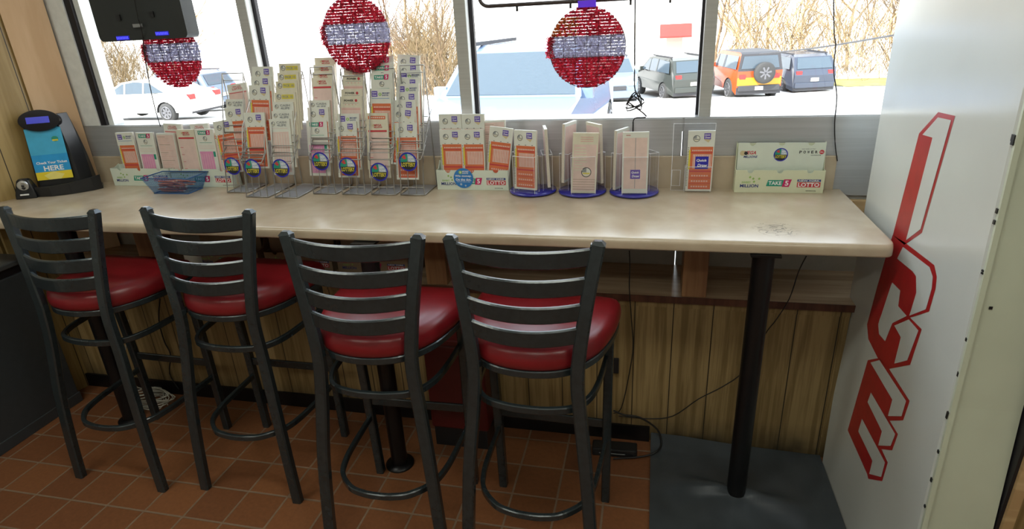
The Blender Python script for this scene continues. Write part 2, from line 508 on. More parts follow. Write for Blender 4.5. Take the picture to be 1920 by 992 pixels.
# left side: angled pale board, then olive panelling towards the camera
A0, A1, A2 = Vector((-3.535, 0.64, 0)), Vector((-3.655, 0.515, 0)), Vector((-3.748, 0.215, 0))
struct('wall_return', MB().box((-4.7, .215, 0), (-3.77, .255, 2.95), M_PANEL2))
def wallseg(a, b, z0, z1, th, m, name):
    d = (b - a).normalized(); n = Vector((d.y, -d.x, 0))
    if n.x > 0: n = -n
    L = (b - a).length
    mb = MB().box((0, 0, z0), (th, L, z1), m)
    o = struct(name, mb)
    o.location = a
    o.rotation_euler = (0, 0, math.atan2(-d.x, d.y))
    return o
o = wallseg(A0, A1, 0.0, 2.95, -0.02, M_BOARD, 'trim_4')
o = wallseg(A1 + Vector((-0.012, 0, 0)), A2, 0.0, 2.95, -0.02, M_PANEL2, 'wall_side')
o = wallseg(A1 + Vector((-0.004, 0.004, 0)), A1 + (A2 - A1).normalized() * 0.012 + Vector((-0.004, 0, 0)), 1.075, 2.94, 0.006, M_POSTW, 'trim_5')

# window frames and panes
GY = 0.712
def mull(name, x0, x1, side, z0=1.356, z1=2.62):
    mb = MB().box((x0, WY + 0.008, z0), (x1, GY, z1), M_ALU)
    if side > 0: mb.box((x1 + 0.0002, GY - 0.010, z0), (x1 + 0.018, GY + 0.012, z1), M_BLACK).box((x1, WY + 0.012, z0), (x1 + 0.0012, GY - 0.012, z1), M_WPAINT_LIT)  # white sheet paints daylight onto the grey mullion's side
    else: mb.box((x0 - 0.012, GY - 0.010, z0), (x0 - 0.0002, GY + 0.012, z1), M_BLACK).box((x0 - .0012, WY + 0.012, z0), (x0, GY - 0.012, z1), M_ALU)
    return struct(name, mb)
mull('trim_6', -2.532, -2.486, 1)
mull('trim_7', -1.537, -1.488, 1)
mull('trim_8', -0.549, -0.506, -1)
struct('trim_9', MB().box((-3.60, WY - 0.004, 1.356), (-3.437, WY + 0.05, 2.62), M_WPAINT_LIT).box((-3.437, WY + 0.004, 1.356), (-3.402, GY, 2.62), M_BLACK)
       .box((-3.402, WY + 0.02, 1.356), (-3.372, GY + 0.02, 2.62), M_WPAINT_LIT))
struct('trim_10', MB().box((0.96, WY, 1.356), (1.0, GY + 0.02, 2.62), M_ALU).box((-3.5, WY, 2.58), (1.0, GY + 0.02, 2.64), M_ALU))
for i, (a, b) in enumerate([(-3.372, -2.532), (-2.486, -1.537), (-1.488, -0.549), (-0.506, 0.96)]):
    struct('window_%d' % (i + 1), MB().box((a, GY, 1.356), (b, GY + 0.006, 2.6), M_WIN))

# ceiling lamps (behind and above the camera)
M_DIFF = mat('lamp_diffuser', (0.9, 0.9, 0.88), 0.5, emit=(1.0, 0.97, 0.86), es=1.5)
def ceiling_lamp(x, y, label, first=[]):
    t = thing('ceiling_light', label, 'ceiling light', (x, y, ZC - 0.03), 0, 'ceiling lights out of view')
    MB().box((-0.62, -0.17, -0.03), (0.62, -0.15, 0.03), M_WPAINT_LIT).box((-0.62, 0.15, -0.03), (0.62, 0.17, 0.03), M_WPAINT_LIT)\
        .box((-0.62, -0.15, -0.03), (-0.60, 0.15, 0.03), M_WPAINT_LIT).box((0.60, -0.15, -0.03), (0.62, 0.15, 0.03), M_WPAINT_LIT).build('frame', t)
    MB().box((-0.6, -0.15, 0.0), (0.6, 0.15, 0.01), M_DIFF).build('diffuser', t)
    l = bpy.data.lights.new('lamp', 'AREA'); l.shape = 'RECTANGLE'; l.size = 1.15; l.size_y = 0.28
    l.energy = LAMP_W; l.color = (0.97, 1.0, 0.88)
    lo = bpy.data.objects.new('lamp', l); C.objects.link(lo); lo.parent = t; lo.location = (0, 0, -0.035)
for x, y in [(-3.0, -1.1), (-1.0, -1.1), (-3.0, -2.9), (-1.0, -2.9), (0.7, -2.2)]:
    ceiling_lamp(x, y, 'white rectangular fluorescent ceiling light above the aisle')

# ------------------------------------------------------------------ counter
t = thing('counter', 'long beige laminate window counter with rounded front edge and low backsplash', 'counter', (-1.85, 0.3, 0))
OFF = Vector((1.85, -0.3, 0))
def offm(mb):
    mb.v = [tuple(Vector(p) + OFF) for p in mb.v]; return mb
mb = MB()
zt, zb, r = 1.07, 1.03, 0.016
prof = [(0.62, zt)] + [(r - r * math.sin(a) , zt - r + r * math.cos(a)) for a in [i * PI / 2 / 6 for i in range(7)]] + \
       [(0.007 - 0.007 * math.cos(a), zb + 0.007 - 0.007 * math.sin(a)) for a in [i * PI / 2 / 4 for i in range(5)]] + [(0.62, zb)]
prof[0] = (0.2, zt); prof[-1] = (0.2, zb)
n = len(prof)
xr = 0.0
rc = 0.028
cols = []
for xx, dy in [(-3.795, 0)] + [(-rc + rc * math.sin(a), rc - rc * math.cos(a)) for a in [i * PI / 2 / 6 for i in range(7)]]:
    cols.append([(xx, y + (dy if y < 0.19 else 0), z) for y, z in prof])
vs = [p for c in cols for p in c]
fs = []
for i in range(len(cols) - 1):
    for q in range(n - 1):
        fs.append((i * n + q, i * n + q + 1, (i + 1) * n + q + 1, (i + 1) * n + q))
mb.add(vs, fs, M_LAM, True)
# close the right end and the rear part of the slab
mb.add(cols[-1], [tuple(range(n))], M_LAM)
mb.prism([(x, y, zt) for x, y in [(0, 0.2), (0, 0.636), (-3.545, 0.636), (-3.65, 0.52), (-3.748, 0.2)]], (0, 0, zb - zt), M_LAM)
offm(mb).build('worktop', t)
mb = MB()
mb.box((-3.535, 0.626, zt), (-0.028, 0.637, 1.200), M_LAM)
mb.sweep([(-3.535, 0.6315, 1.200), (-0.028, 0.6315, 1.200)], [(-0.0055, 0), (0.0055, 0), (0.004, 0.004), (-0.004, 0.004)], M_LAM)
offm(mb).build('backsplash', t)

def pole(x, y, label):
    t = thing('counter_pole', label, 'table leg', (x, y, 0), 0, 'black poles under the counter')
    MB().lathe([(0.034, 0.012), (0.034, 1.022)], M_POLE, 28).build('pole', t)
    MB().box((-0.045, -0.045, 1.022), (0.045, 0.045, 1.0295), M_POLE).build('top_plate', t)
    mb = MB()
    mb.lathe([(0.06, 0), (0.06, 0.008), (0.034, 0.014)], M_POLE, 24)
    mb.build('base', t)
pole(-0.363, 0.035, 'black metal pole standing on the rubber mat under the right end of the counter')
pole(-1.735, 0.015, 'black scuffed metal pole under the counter behind the third stool')
pole(-3.20, 0.10, 'black metal pole under the counter behind the leftmost stool')

# rubber mat draped over the pole base
mb = MB()
nx, ny = 46, 60
x0, x1, y0, y1 = -0.683, 0.002, -0.95, 0.333
vs, fs = [], []
for j in range(ny + 1):
    for i in range(nx + 1):
        x = x0 + (x1 - x0) * i / nx; y = y0 + (y1 - y0) * j / ny
        dx, dy = x + 0.363, y - 0.035
        rr = math.hypot(dx, dy); a = math.atan2(dy, dx)
        arm = max(0, math.cos(2 * (a + 0.15))) ** 6
        h = 0.030 * math.exp(-(rr / 0.11) ** 2) + 0.032 * arm * math.exp(-(rr / 0.26) ** 4)
        h += 0.003 * math.sin(9 * x + 5 * y) + 0.003
        if y > 0.27: h += (y - 0.27) * 0.5 * max(0, min(1, (x1 - x) * 1.0 / 0.5 - 0.1))
        vs.append((x, y, 0.010 + max(0, h)))
for j in range(ny):
    for i in range(nx):
        a = j * (nx + 1) + i
        fs.append((a, a + 1, a + nx + 2, a + nx + 1))
mb.add(vs, fs, M_MAT, True)
bl = [(x0, y0), (x1, y0), (x1, y1), (x0, y1)]
mb.box((x0, y0, 0.001), (x1, y1, 0.0095), M_MAT)
mo = mb.build('rubber_mat')
tag(mo, 'black rubber floor mat draped around the pole under the counter', 'mat')

# post and ledge things
for x, y, lab in [(-0.546, 0.345, 'square reddish wood post on the ledge near the right pole'),
                  (-1.60, 0.345, 'square wood post on the ledge between the third and fourth stools'),
                  (-3.05, 0.345, 'square wood post on the ledge behind the leftmost stool')]:
    o = MB().box((-0.046, -0.022, 0.7165), (0.046, 0.10, 1.0295), M_POSTW).build('wood_post', None, (x, y, 0))
    bevel(o, 0.003); tag(o, lab, 'post', 'wood posts under the counter')

# ------------------------------------------------------------------ stools
def make_stool():
    t = thing('bar_stool', '', 'bar stool', (0, 0, 0), 0, 'ladder back bar stools at the counter')
    oy = 0.245
    mb0 = None
    def sm(pts, n=4):   # smooth polyline
        P = [Vector(p) for p in pts]; out = []
        for i in range(len(P) - 1):
            p0, p1, p2, p3 = P[max(i - 1, 0)], P[i], P[i + 1], P[min(i + 2, len(P) - 1)]
            for k in range(n):
                u = k / n
                out.append(0.5 * ((2 * p1) + (p2 - p0) * u + (2 * p0 - 5 * p1 + 4 * p2 - p3) * u * u + (-p0 + 3 * p1 - 3 * p2 + p3) * u ** 3))
        out.append(P[-1]); return out
    for s in (-1, 1):
        pts = [(s * .216, -.455, 0.0), (s * .205, -.445, .20), (s * .190, -.428, .42), (s * .170, -.405, .62), (s * .158, -.395, .76), (s * .163, -.388, .86), (s * .185, -.372, 1.03), (s * .211, -.357, 1.185)]
        mb = MB().bar([(x, y + oy, z) for x, y, z in sm(pts)], 0.040, 0.030, M_FRAME, 0.005, upv=(0, 1, 0))
        x, y, z = pts[-1]
        a, b = .020, .015
        mb.add([(x - a, y + oy - b, z), (x + a, y + oy - b, z), (x + a, y + oy + b, z), (x - a, y + oy + b, z),
                (x - a * .5, y + oy - b * .5, z + .012), (x + a * .5, y + oy - b * .5, z + .012), (x + a * .5, y + oy + b * .5, z + .012), (x - a * .5, y + oy + b * .5, z + .012)],
               [(4, 5, 6, 7), (0, 1, 5, 4), (1, 2, 6, 5), (2, 3, 7, 6), (3, 0, 4, 7)], M_FRAME)
        mb.build('back_post', t)
    for k, (zt_, w_) in enumerate([(1.172, .199), (1.090, .187), (1.012, .174), (.940, .163)]):
        zc = zt_ - .026
        yp = -.357 - (1.185 - zc) * .095
        pts = []
        for i in range(17):
            u = -1 + 2 * i / 16
            pts.append((u * w_, yp + oy - .042 * (1 - u * u), zc + 0.006 * u * u))
        h = .052
        mb = MB().bar(pts, .014, h, M_FRAME, .004)
        mb.build('back_slat', t)
    half = [(0, .0), (.12, -.001), (.2, -.003), (.237, -.010), (.250, -.035), (.247, -.12), (.234, -.20), (.208, -.285), (.165, -.352), (.115, -.392), (.06, -.411), (0, -.417)]
    full = half + [(-x, y) for x, y in reversed(half[1:-1])]
    outl = sm([(x, y, 0) for x, y in full + [full[0]]], 3)[:-1]
    cx, cy = 0, -.2
    def ring(sc, z, dz=0):
        return [(cx + (p.x - cx) * sc, cy + (p.y - cy) * sc + oy, z) for p in outl]
    mb = MB()
    lay = [(.955, .800), (.985, .806), (1.0, .818), (1.0, .832), (.985, .850), (.95, .864), (.88, .873), (.7, .880), (.4, .884), (.02, .885)]
    vs = [p for s_, z in lay for p in ring(s_, z)]
    k = len(outl)
    fs = [(i * k + q, i * k + (q + 1) % k, (i + 1) * k + (q + 1) % k, (i + 1) * k + q) for i in range(len(lay) - 1) for q in range(k)]
    fs.append(tuple(range((len(lay) - 1) * k, len(lay) * k)))
    fs = [tuple(reversed(f)) for f in fs] if False else fs
    mb.add(vs, fs, M_VINYL, True)
    mb.build('seat', t)
    mb = MB().bar([(p[0], p[1], .788) for p in ring(.955, 0)], .014, .024, M_FRAME, .003, closed=True)
    mb.add([(p[0], p[1], .7985) for p in ring(.95, 0)], [tuple(range(k))], M_POLE)
    mb.build('seat_ring', t)
    for s in (-1, 1):
        MB().bar([(s * .206, -.035 + oy, 0), (s * .209, -.04 + oy, .4), (s * .214, -.05 + oy, .778)], .032, .032, M_FRAME, .004, upv=(0, 1, 0)).build('front_leg', t)
    def ushape(xs, zz, nm):
        pts = sm([(x * 1.0, y + oy, zz) for x, y in xs], 5)
        MB().bar(pts, .016, .024, M_FRAME, .003).build(nm, t)
    hs = [(.205, -.058), (.199, -.20), (.182, -.30), (.140, -.366), (.07, -.392), (0, -.398)]
    ushape([(-x, y) for x, y in hs] + [(x, y) for x, y in reversed(hs[:-1])], .655, 'upper_ring')
    hs = [(.205, -.05), (.200, -.19), (.192, -.29), (.168, -.372), (.11, -.432), (.055, -.452), (0, -.457)]
    ushape([(-x, y) for x, y in hs] + [(x, y) for x, y in reversed(hs[:-1])], .29, 'foot_ring')
    MB().bar([(-.195, -.04 + oy, .365), (.195, -.04 + oy, .365)], .012, .036, M_FRAME, .003).build('front_stretcher', t)
    return t
st = make_stool()
st['label'] = 'leftmost red-seated black bar stool beside the grey chest'
st.location = (-2.878, -0.085, 0); st.rotation_euler = (0, 0, math.radians(-1.5))
dup(st, (-2.275, -0.050, 0), math.radians(-.5), 'second bar stool from the left, under the blue pencil basket')
dup(st, (-1.588, -0.250, 0), math.radians(1.0), 'third bar stool from the left, in front of the scuffed pole')
dup(st, (-1.064, -0.250, 0), math.radians(-2.0), 'rightmost red-seated black bar stool nearest the rubber mat')

# ------------------------------------------------------------------ cooler with red lettering
CX = 0.03
def cx_s(z): return 0.005 + 0.028 * min(max(z, 0), .9) / .9
t = thing('ice_merchandiser', 'tall white enamel ice freezer with red outlined lettering beside the counter', 'freezer', (0.14, 0, 0))
def cy_b(z): return 0.31 + 0.135 * min(z, .9) + 0.035 * max(z - .9, 0)
def cy_f(z): return -0.505 + 0.10 * min(z, .8) + 0.055 * max(z - .8, 0)
def OFc(mb):
    mb.v = [(x - .14, y, z) for x, y, z in mb.v]; return mb
mb = MB()
H = 2.15
x0, x1 = CX, 0.186
nz, nyc = 24, 10
vs, fs = [], []
rb = .012
def sect(z):
    f, b = cy_f(z), cy_b(z)
    x0 = cx_s(z)
    return [(x0 + rb, f, z), (x0 + rb * .3, f + rb * .3, z), (x0, f + rb, z), (x0, b - rb, z), (x0 + rb * .3, b - rb * .3, z), (x0 + rb, b, z), (x1, b, z), (x1, f, z)]
zs = [0.0, 0.004, .2, .4, .6, .8, .9, 1.2, 1.5, 1.8, H]
for z in zs: vs += sect(z)
for i in range(len(zs) - 1):
    for q in range(8):
        if q == 7: continue
        fs.append((i * 8 + q, (i + 1) * 8 + q, (i + 1) * 8 + (q + 1) % 8, i * 8 + (q + 1) % 8))
mb.add(vs, fs, M_COOL)
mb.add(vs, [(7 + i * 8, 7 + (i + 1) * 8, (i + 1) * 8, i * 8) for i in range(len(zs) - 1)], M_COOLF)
mb.add(sect(H), [tuple(reversed(range(8)))], M_COOL)
mb.add(sect(0), [tuple(range(8))], M_COOL)
OFc(mb).build('cabinet', t)
# front edge trim, chips, screws, seam
mb = MB()
mb.bar([(cx_s(z) + .006, cy_f(z) - .004, z) for z in (0.01, .4, .8, 1.2, 1.6, 2.1)], .012, .008, M_COOLF, upv=(0, 1, 0))
OFc(mb).build('corner_trim', t)
mb = MB()
def onx(X, Y):
    p = at(X, Y, x=CX)
    for _ in range(4): p = at(X, Y, x=cx_s(p.z))
    return p
def decal(mb, pts, m, d):
    P = [onx(*q) for q in pts]
    mb.poly([(cx_s(p.z) - d, p.y, p.z) for p in P], m)
def r4(l): return [(1540 + a / 2.755, 200 + b / 2.755) for a, b in l]
def r5(l): return [(1560 + a / 2.194, 540 + b / 2.194) for a, b in l]
decal(mb, r4([(506, 138), (605, 28), (692, 48), (520, 652), (443, 705), (430, 714), (370, 665)]), M_RED, .0006)
decal(mb, r4([(525, 145), (605, 55), (673, 70), (515, 633), (440, 690), (577, 160)]), M_COOL, .0014)
decal(mb, [(1674, 441), (1696, 454), (1752, 497), (1756.7, 519), (1754.5, 541), (1742.3, 584.2), (1706.8, 595.6), (1728.6, 617.5), (1706.8, 684), (1667, 691.8), (1646.6, 672.2), (1628.4, 635.7), (1626, 608.4), (1644.3, 540), (1660.3, 485)], M_RED, .0006)
decal(mb, [(1694, 463), (1744, 501), (1750, 519), (1748, 541), (1737, 580), (1706, 592), (1719, 549), (1718.5, 518), (1711.7, 508.6), (1683, 485)], M_COOL, .0014)
decal(mb, [(1667, 544.6), (1673.9, 529.8), (1689, 545), (1685, 574), (1701, 592.5), (1674, 606), (1660.5, 640), (1649, 626.6), (1647.5, 608)], M_COOL, .0014)
decal(mb, [(1677.6, 610.6), (1705, 599), (1723, 619.8), (1702, 675.8), (1677.6, 682), (1690, 632.5)], M_COOL, .0014)
decal(mb, r5([(148, 297), (195, 288), (237, 335), (320, 465), (293, 545), (238, 546), (272, 602), (248, 668), (204, 663), (230, 718), (207, 795), (150, 785), (145, 765), (65, 585)]), M_RED, .0006)
decal(mb, r5([(160, 307), (197, 297), (307, 465), (288, 528), (232, 527), (250, 460)]), M_COOL, .0014)
decal(mb, r5([(162, 430), (262, 602), (243, 650), (192, 648), (207, 590), (148, 470)]), M_COOL, .0014)
decal(mb, r5([(125, 538), (220, 718), (204, 778), (155, 765), (168, 712), (110, 590)]), M_COOL, .0014)
tag(OFc(mb).build('lettering', t), 'red outlined ICE lettering running down the side')
mb = MB()
for X, Y, a, b in [(1910, 262, 5, 10), (1909, 272, 4, 6), (1881, 402, 2, 8), (1877, 424, 2, 7), (1816, 640, 2, 6), (1800, 705, 2, 9), (1778, 780, 2, 14), (1762, 850, 2, 6), (1750, 905, 2, 8), (1738, 955, 2, 5), (1849, 512, 2, 3), (1852, 520, 2, 3)]:
    p = onx(X, Y); hh = b / 700; ww = a / 500
    mb.box((cx_s(p.z) - .0025, cy_f(p.z) - .003, p.z - hh / 2), (cx_s(p.z) + .004, cy_f(p.z) + ww, p.z + hh / 2), M_BPLAS)
OFc(mb).build('worn_edge', t)
mb = MB()
for X, Y in [(1857, 577), (1755, 977)]:
    p = at(X, Y, y=-.41)
    mb.add([(x, y, z) for x, y, z in [(p.x - .004, cy_f(p.z) - .002, p.z - .004), (p.x + .004, cy_f(p.z) - .002, p.z - .004), (p.x + .004, cy_f(p.z) - .002, p.z + .004), (p.x - .004, cy_f(p.z) - .002, p.z + .004)]], [(0, 1, 2, 3)], M_BPLAS)
OFc(mb).build('screw', t)
# shade of the gap put in as a black strip, then wood panelling to the right of the freezer
struct('trim_11', MB().box((0.190, -0.46, 0), (0.198, -0.40, 2.9), M_BLACK).box((0.198, -0.47, 0), (0.222, -0.40, 2.9), M_LEDGER))
struct('wall_corner', MB().box((0.222, -0.46, 0), (1.6, -0.40, 2.95), M_PANEL))

# ------------------------------------------------------------------ grey chest at the left edge
t = thing('grey_chest', 'dark grey chest with a black top rim at the left edge of the floor', 'chest', (-3.95, -0.3, 0))
o = MB().box((-0.35, -0.55, 0.0), (0.34, 0.50, 0.76), mat('dark_grey_paint', (0.045, 0.052, 0.058), 0.38)).build('body', t); bevel(o, .006)
o = MB().box((-0.35, -0.55, 0.0), (0.345, 0.505, 0.055), mat('dark_grey_paint', (0, 0, 0))).build('kick_plate', t); bevel(o, .003)
MB().box((-0.35, -0.54, 0.76), (0.333, 0.49, 0.80), M_BLACK).build('black_rim', t)
o = MB().box((-0.35, -0.56, 0.80), (0.352, 0.51, 0.825), mat('grey_lid', (0.07, 0.075, 0.078), 0.4)).build('lid', t); bevel(o, .005)

# ------------------------------------------------------------------ printed slips
SW, SH = 0.100, 0.240
def roundel(mb, x, z, r, y=-.0008, big=False):
    mb.disc((x, y, z), r, M_BLUE if big else M_INK, 28)
    k = .86
    y1 = y - .0003
    R = r * k
    def arc(a0, a1, m, yy, rr=R, n=9):
        pts = [(x, yy, z)] + [(x + rr * math.cos(a0 + (a1 - a0) * i / n), yy, z + rr * math.sin(a0 + (a1 - a0) * i / n)) for i in range(n + 1)]
        mb.poly(pts, m)
    arc(0, PI / 2, M_LBLUE if big else M_PAPER, y1)
    arc(PI / 2, PI, M_GRN if big else M_GREY, y1)
    arc(PI, 2 * PI, M_INK if big else M_CREAM, y1)
    if big:
        arc(PI * .62, PI * .8, M_REDP, y1 - .0002, R * .95, 4)
        mb.poly([(x - R * .8, y1 - .0003, z + R * .1), (x - R * .1, y1 - .0003, z + R * .1), (x - R * .05, y1 - .0003, z + R * .45), (x - R * .5, y1 - .0003, z + R * .3)], M_GRN)
        mb.text('NEW', x + R * .42, z + R * .56, R * .3, M_WHT, y1 - .0004, R * .62)
        mb.text('YORK', x + R * .48, z + R * .18, R * .3, M_WHT, y1 - .0004, R * .82)
        mb.text('LOTTERY', x, z - R * .34, R * .52, M_YEL, y1 - .0004, R * 1.85)
    else:
        mb.quad(x - R * .8, z - R * .42, x + R * .8, z - R * .12, y1 - .0002, M_YEL if r > .015 else M_GREY)
def ql(mb, x, z, s):      # violet square logo above a pale diamond
    mb.poly([(x - s, -.0006, z - s * 1.0), (x + s * .4, -.0006, z - s * 1.9), (x + s * 1.25, -.0006, z - s * .6), (x, -.0006, z)], M_PYEL)
    mb.poly([(x - s, -.0009, z - s * .8), (x + s, -.0009, z - s * .9), (x + s, -.0009, z + s), (x - s, -.0009, z + s)], M_PURP)
    mb.text('Quick', x - s * .05, z + s * .45, s * .55, M_WHT, -.0012, s * 1.6, shear=.15)
    mb.text('Draw', x + s * .1, z - s * .3, s * .55, M_WHT, -.0012, s * 1.5, shear=.15)
def pad(mb, th, top=M_PAPER):
    mb.box((-SW / 2, 0, 0), (SW / 2, th, SH), top)
    mb.add([(-SW / 2 + .004, th + .0004, .01), (SW / 2 - .004, th + .0004, .01), (SW / 2 - .004, th + .0004, SH - .012), (-SW / 2 + .004, th + .0004, SH - .012)], [(3, 2, 1, 0)], M_LPINK)
    mb.box((-SW / 2 - .0004, .0012, -.0004), (SW / 2 + .0004, th - .0003, SH - .001), M_PAPEDGE)
def grid(mb, x0, z0, x1, z1, nx_, mb_col, line, y=-.0010):
    mb.quad(x0, z0, x1, z1, y, mb_col)
    for i in range(nx_):
        a = x0 + (x1 - x0) * (i + .3) / nx_
        mb.quad(a, z0 + .002, a + (x1 - x0) / nx_ * .3, z1 - .002, y - .0002, line)
def kino_body(mb, ztop):
    W = SW / 2
    mb.quad(-W + .010, 0.008, W - .004, ztop, -.0005, M_ORA)
    for i in range(24):
        z = ztop - .003 - i * (ztop - .02) / 24
        mb.quad(-W + .001, z - .002, -W + .006, z, -.0006, M_INK)
    mb.quad(-W + .006, ztop * .5, -W + .012, ztop * .93, -.0007, M_YEL)
    z = ztop - .012
    for i in range(10): mb.quad(-W + .018 + i * .0076, z - .005, -W + .0232 + i * .0076, z, -.0009, M_LPINK)
    mb.quad(-W + .012, z - .012, W - .004, z - .0085, -.0009, M_REDP)
    grid(mb, -W + .022, ztop - .085, W - .008, ztop - .030, 10, M_LPINK, M_ORA)
    mb.quad(-W + .012, ztop - .100, W - .006, ztop - .094, -.0009, M_REDP)
    for r_ in range(3):
        zz = ztop - .112 - r_ * .022
        for i in range(7): mb.quad(-W + .02 + i * .0095, zz - .006, -W + .0265 + i * .0095, zz, -.0009, M_PINK)
        mb.quad(-W + .012, zz - .013, W - .006, zz - .011, -.0009, M_REDP)
_SL = {}
def slip(kind, th=.010):
    key = (kind, th)
    if key in _SL: return _SL[key]
    mb = MB(); W = SW / 2; T = SH
    if kind == 'keno':
        pad(mb, th); kino_body(mb, T - .062)
        roundel(mb, -.022, T - .030, .012); ql(mb, .020, T - .022, .0125)
        for x in (-.03, .0, .03): mb.quad(x, T - .0595, x + .006, T - .0575, -.0006, M_INK)
    elif kind == 'dots':
        pad(mb, th); kino_body(mb, T - .062)
        mb.quad(-.040, T - .034, -.014, T - .010, -.0008, M_PURP)
        mb.text('Quick', -.027, T - .017, .006, M_WHT, -.0012, .020); mb.text('Draw', -.027, T - .027, .006, M_WHT, -.0012, .018)
        mb.disc((-.002, -.0008, T - .024), .007, M_LGRN, 16)
        mb.text('$', -.002, T - .024, .008, M_WHT, -.0012)
        mb.text('MONEY', .026, T - .019, .006, M_NAVY, -.0012, .034); mb.text('DOTS', .022, T - .028, .006, M_NAVY, -.0012, .028)
        mb.quad(-.04, T - .0415, .04, T - .040, -.0008, M_MBLUE)
    elif kind == 'five':
        pad(mb, th)
        mb.poly([(-.034, -.0007, T - .026), (.012, -.0007, T - .026), (.012, -.0007, T - .008), (-.034, -.0007, T - .008)], M_GRN)
        mb.poly([(.010, -.0009, T - .027), (.030, -.0009, T - .027), (.033, -.0009, T - .006), (.013, -.0009, T - .006)], M_MAGD)
        mb.text('TAKE', -.012, T - .017, .010, M_WHT, -.0013, .038); mb.text('5', .022, T - .0165, .014, M_WHT, -.0013)
        roundel(mb, 0, T - .045, .011)
        mb.quad(-.034, T - .064, .034, T - .0625, -.0006, M_GRN)
        for i in range(3): mb.quad(-.042, T - .078 - i * .007, .042, T - .0765 - i * .007, -.0006, M_LPINK)
        mb.quad(-.042, .012, .030, T - .105, -.0006, M_MAG); mb.quad(.031, T - .13, .043, T - .105, -.0006, M_GRN)
        for i in range(5): mb.quad(-.036 + i * .013, .02, -.034 + i * .013, T - .115, -.0008, M_LPINK)
    elif kind == 'ten':
        pad(mb, th, M_CREAM)
        mb.quad(-.016, T - .028, .040, T - .010, -.0006, M_YEL); mb.text('PICK 10', .012, T - .019, .010, M_GREY, -.0012, .048)
        roundel(mb, -.030, T - .019, .011)
        mb.quad(-.042, .01, .042, T - .06, -.0006, M_LPINK)
    elif kind == 'life':
        pad(mb, th); roundel(mb, -.031, T - .020, .009)
        mb.text('CASH', .010, T - .015, .009, M_GREY, -.0012, .048); mb.text('4LIFE', .010, T - .027, .009, M_GREY, -.0012, .044)
        mb.quad(-.038, T - .041, .038, T - .0395, -.0006, M_LPINK)
        mb.quad(-.040, .012, .040, T - .055, -.0006, M_LPINK)
        for i in range(6): mb.quad(-.034 + i * .0125, .018, -.032 + i * .0125, T - .062, -.0008, M_PAPER)
    elif kind == 'power':
        pad(mb, th, M_CREAM)
        mb.text('POWER', -.008, T - .017, .009, M_INK, -.0012, .044); mb.disc((.026, -.001, T - .017), .006, M_REDP, 14)
        mb.quad(-.038, T - .028, .038, T - .0268, -.0006, M_GREY)
        for i in range(4): mb.disc((-.024 + i * .016, -.0009, T - .034), .0028, M_PINK, 10)
        mb.quad(-.045, .008, .045, T - .046, -.0006, M_LPINK); mb.quad(-.045, T - .056, .045, T - .050, -.0008, M_PINK)
    elif kind == 'mega':
        pad(mb, th, M_CREAM)
        mb.text('MEGA', .002, T - .015, .009, M_REDP, -.0012, .036, shear=.2); mb.text('MILLIONS', .004, T - .024, .006, M_REDP, -.0012, .038, shear=.2)
        mb.disc((-.019, -.0014, T - .016), .005, M_PYEL, 14)
        mb.quad(-.043, T - .044, .043, T - .036, -.0007, M_REDP)
        mb.quad(-.043, .01, .043, T - .047, -.0006, M_LPINK)
        for i in range(4): mb.quad(-.042, T - .085 - i * .034, -.026, T - .083 - i * .034, -.0008, M_REDP)
    elif kind == 'band':
        pad(mb, th, M_CREAM)
        mb.quad(-.04, T - .026, .04, T - .012, -.0007, M_ORA)
        for i in range(8): mb.quad(-.034 + i * .009, T - .022, -.028 + i * .009, T - .016, -.0009, M_LPINK)
        mb.quad(-.043, .01, .043, T - .035, -.0006, M_LPINK)
    elif kind == 'lotto':
        pad(mb, th)
        mb.text('NEW YORK', 0, T - .012, .005, M_REDP, -.0012, .045); mb.text('LOTTO', 0, T - .022, .010, M_REDP, -.0012, .05)
        mb.quad(-.045, .01, .045, T - .034, -.0006, M_LPINK); mb.quad(-.045, T - .040, .045, T - .037, -.0008, M_REDP)
    elif kind == 'rows':
        pad(mb, th, M_PAPER); mb.quad(-.046, .01, .046, T - .008, -.0006, M_LPINK)
        rnd = random.Random(3)
        for i in range(22):
            z = T - .018 - i * .0094; a = -.042; e = -.042 + rnd.uniform(.03, .08)
            mb.quad(a, z, e, z + .0016, -.0009, M_PINK if i % 4 else M_DCARD)
    elif kind == 'rules':
        pad(mb, th, M_CREAM); mb.quad(-.044, .01, .044, T - .045, -.0006, M_LPINK)
        rnd = random.Random(5)
        for i in range(9):
            z = T - .06 - i * .011
            mb.quad(-.04, z, -.04 + rnd.uniform(.03, .05), z + .004, -.0009, M_CREAM)
        for i in range(3): mb.quad(-.02, T - .018 - i * .008, .03, T - .015 - i * .008, -.0009, M_PINK)
        roundel(mb, .008, .085, .020)
        for i in range(5): mb.quad(-.044, .055 - i * .010, .044, .0565 - i * .010, -.0009, M_DCARD)
    elif kind == 'plain':
        pad(mb, th, M_PAPER); mb.quad(-.044, .018, .044, T - .022, -.0006, M_LPINK); mb.quad(-.001, .02, .001, T - .022, -.0009, M_GREY)
        mb.text('RULES', -.028, T - .012, .004, M_REDP, -.0012, .016)
        mb.quad(-.018, .058, .020, .094, -.0010, M_PURP); mb.text('Quick', .001, .083, .010, M_WHT, -.0014, .03, shear=.15); mb.text('Draw', .003, .069, .010, M_WHT, -.0014, .028, shear=.15)
    elif kind == 'kblue':
        pad(mb, th); kino_body(mb, T - .062)
        roundel(mb, -.018, T - .030, .013); ql(mb, .022, T - .022, .0125)
        mb.quad(-.018, T - .150, .032, T - .100, -.0014, M_BLUE); mb.text('Quick', .006, T - .116, .012, M_WHT, -.0018, .04, shear=.2); mb.text('Draw', .010, T - .135, .012, M_WHT, -.0018, .036, shear=.2)
    me = mb.mesh('play_slips_' + kind)
    _SL[key] = me
    return me
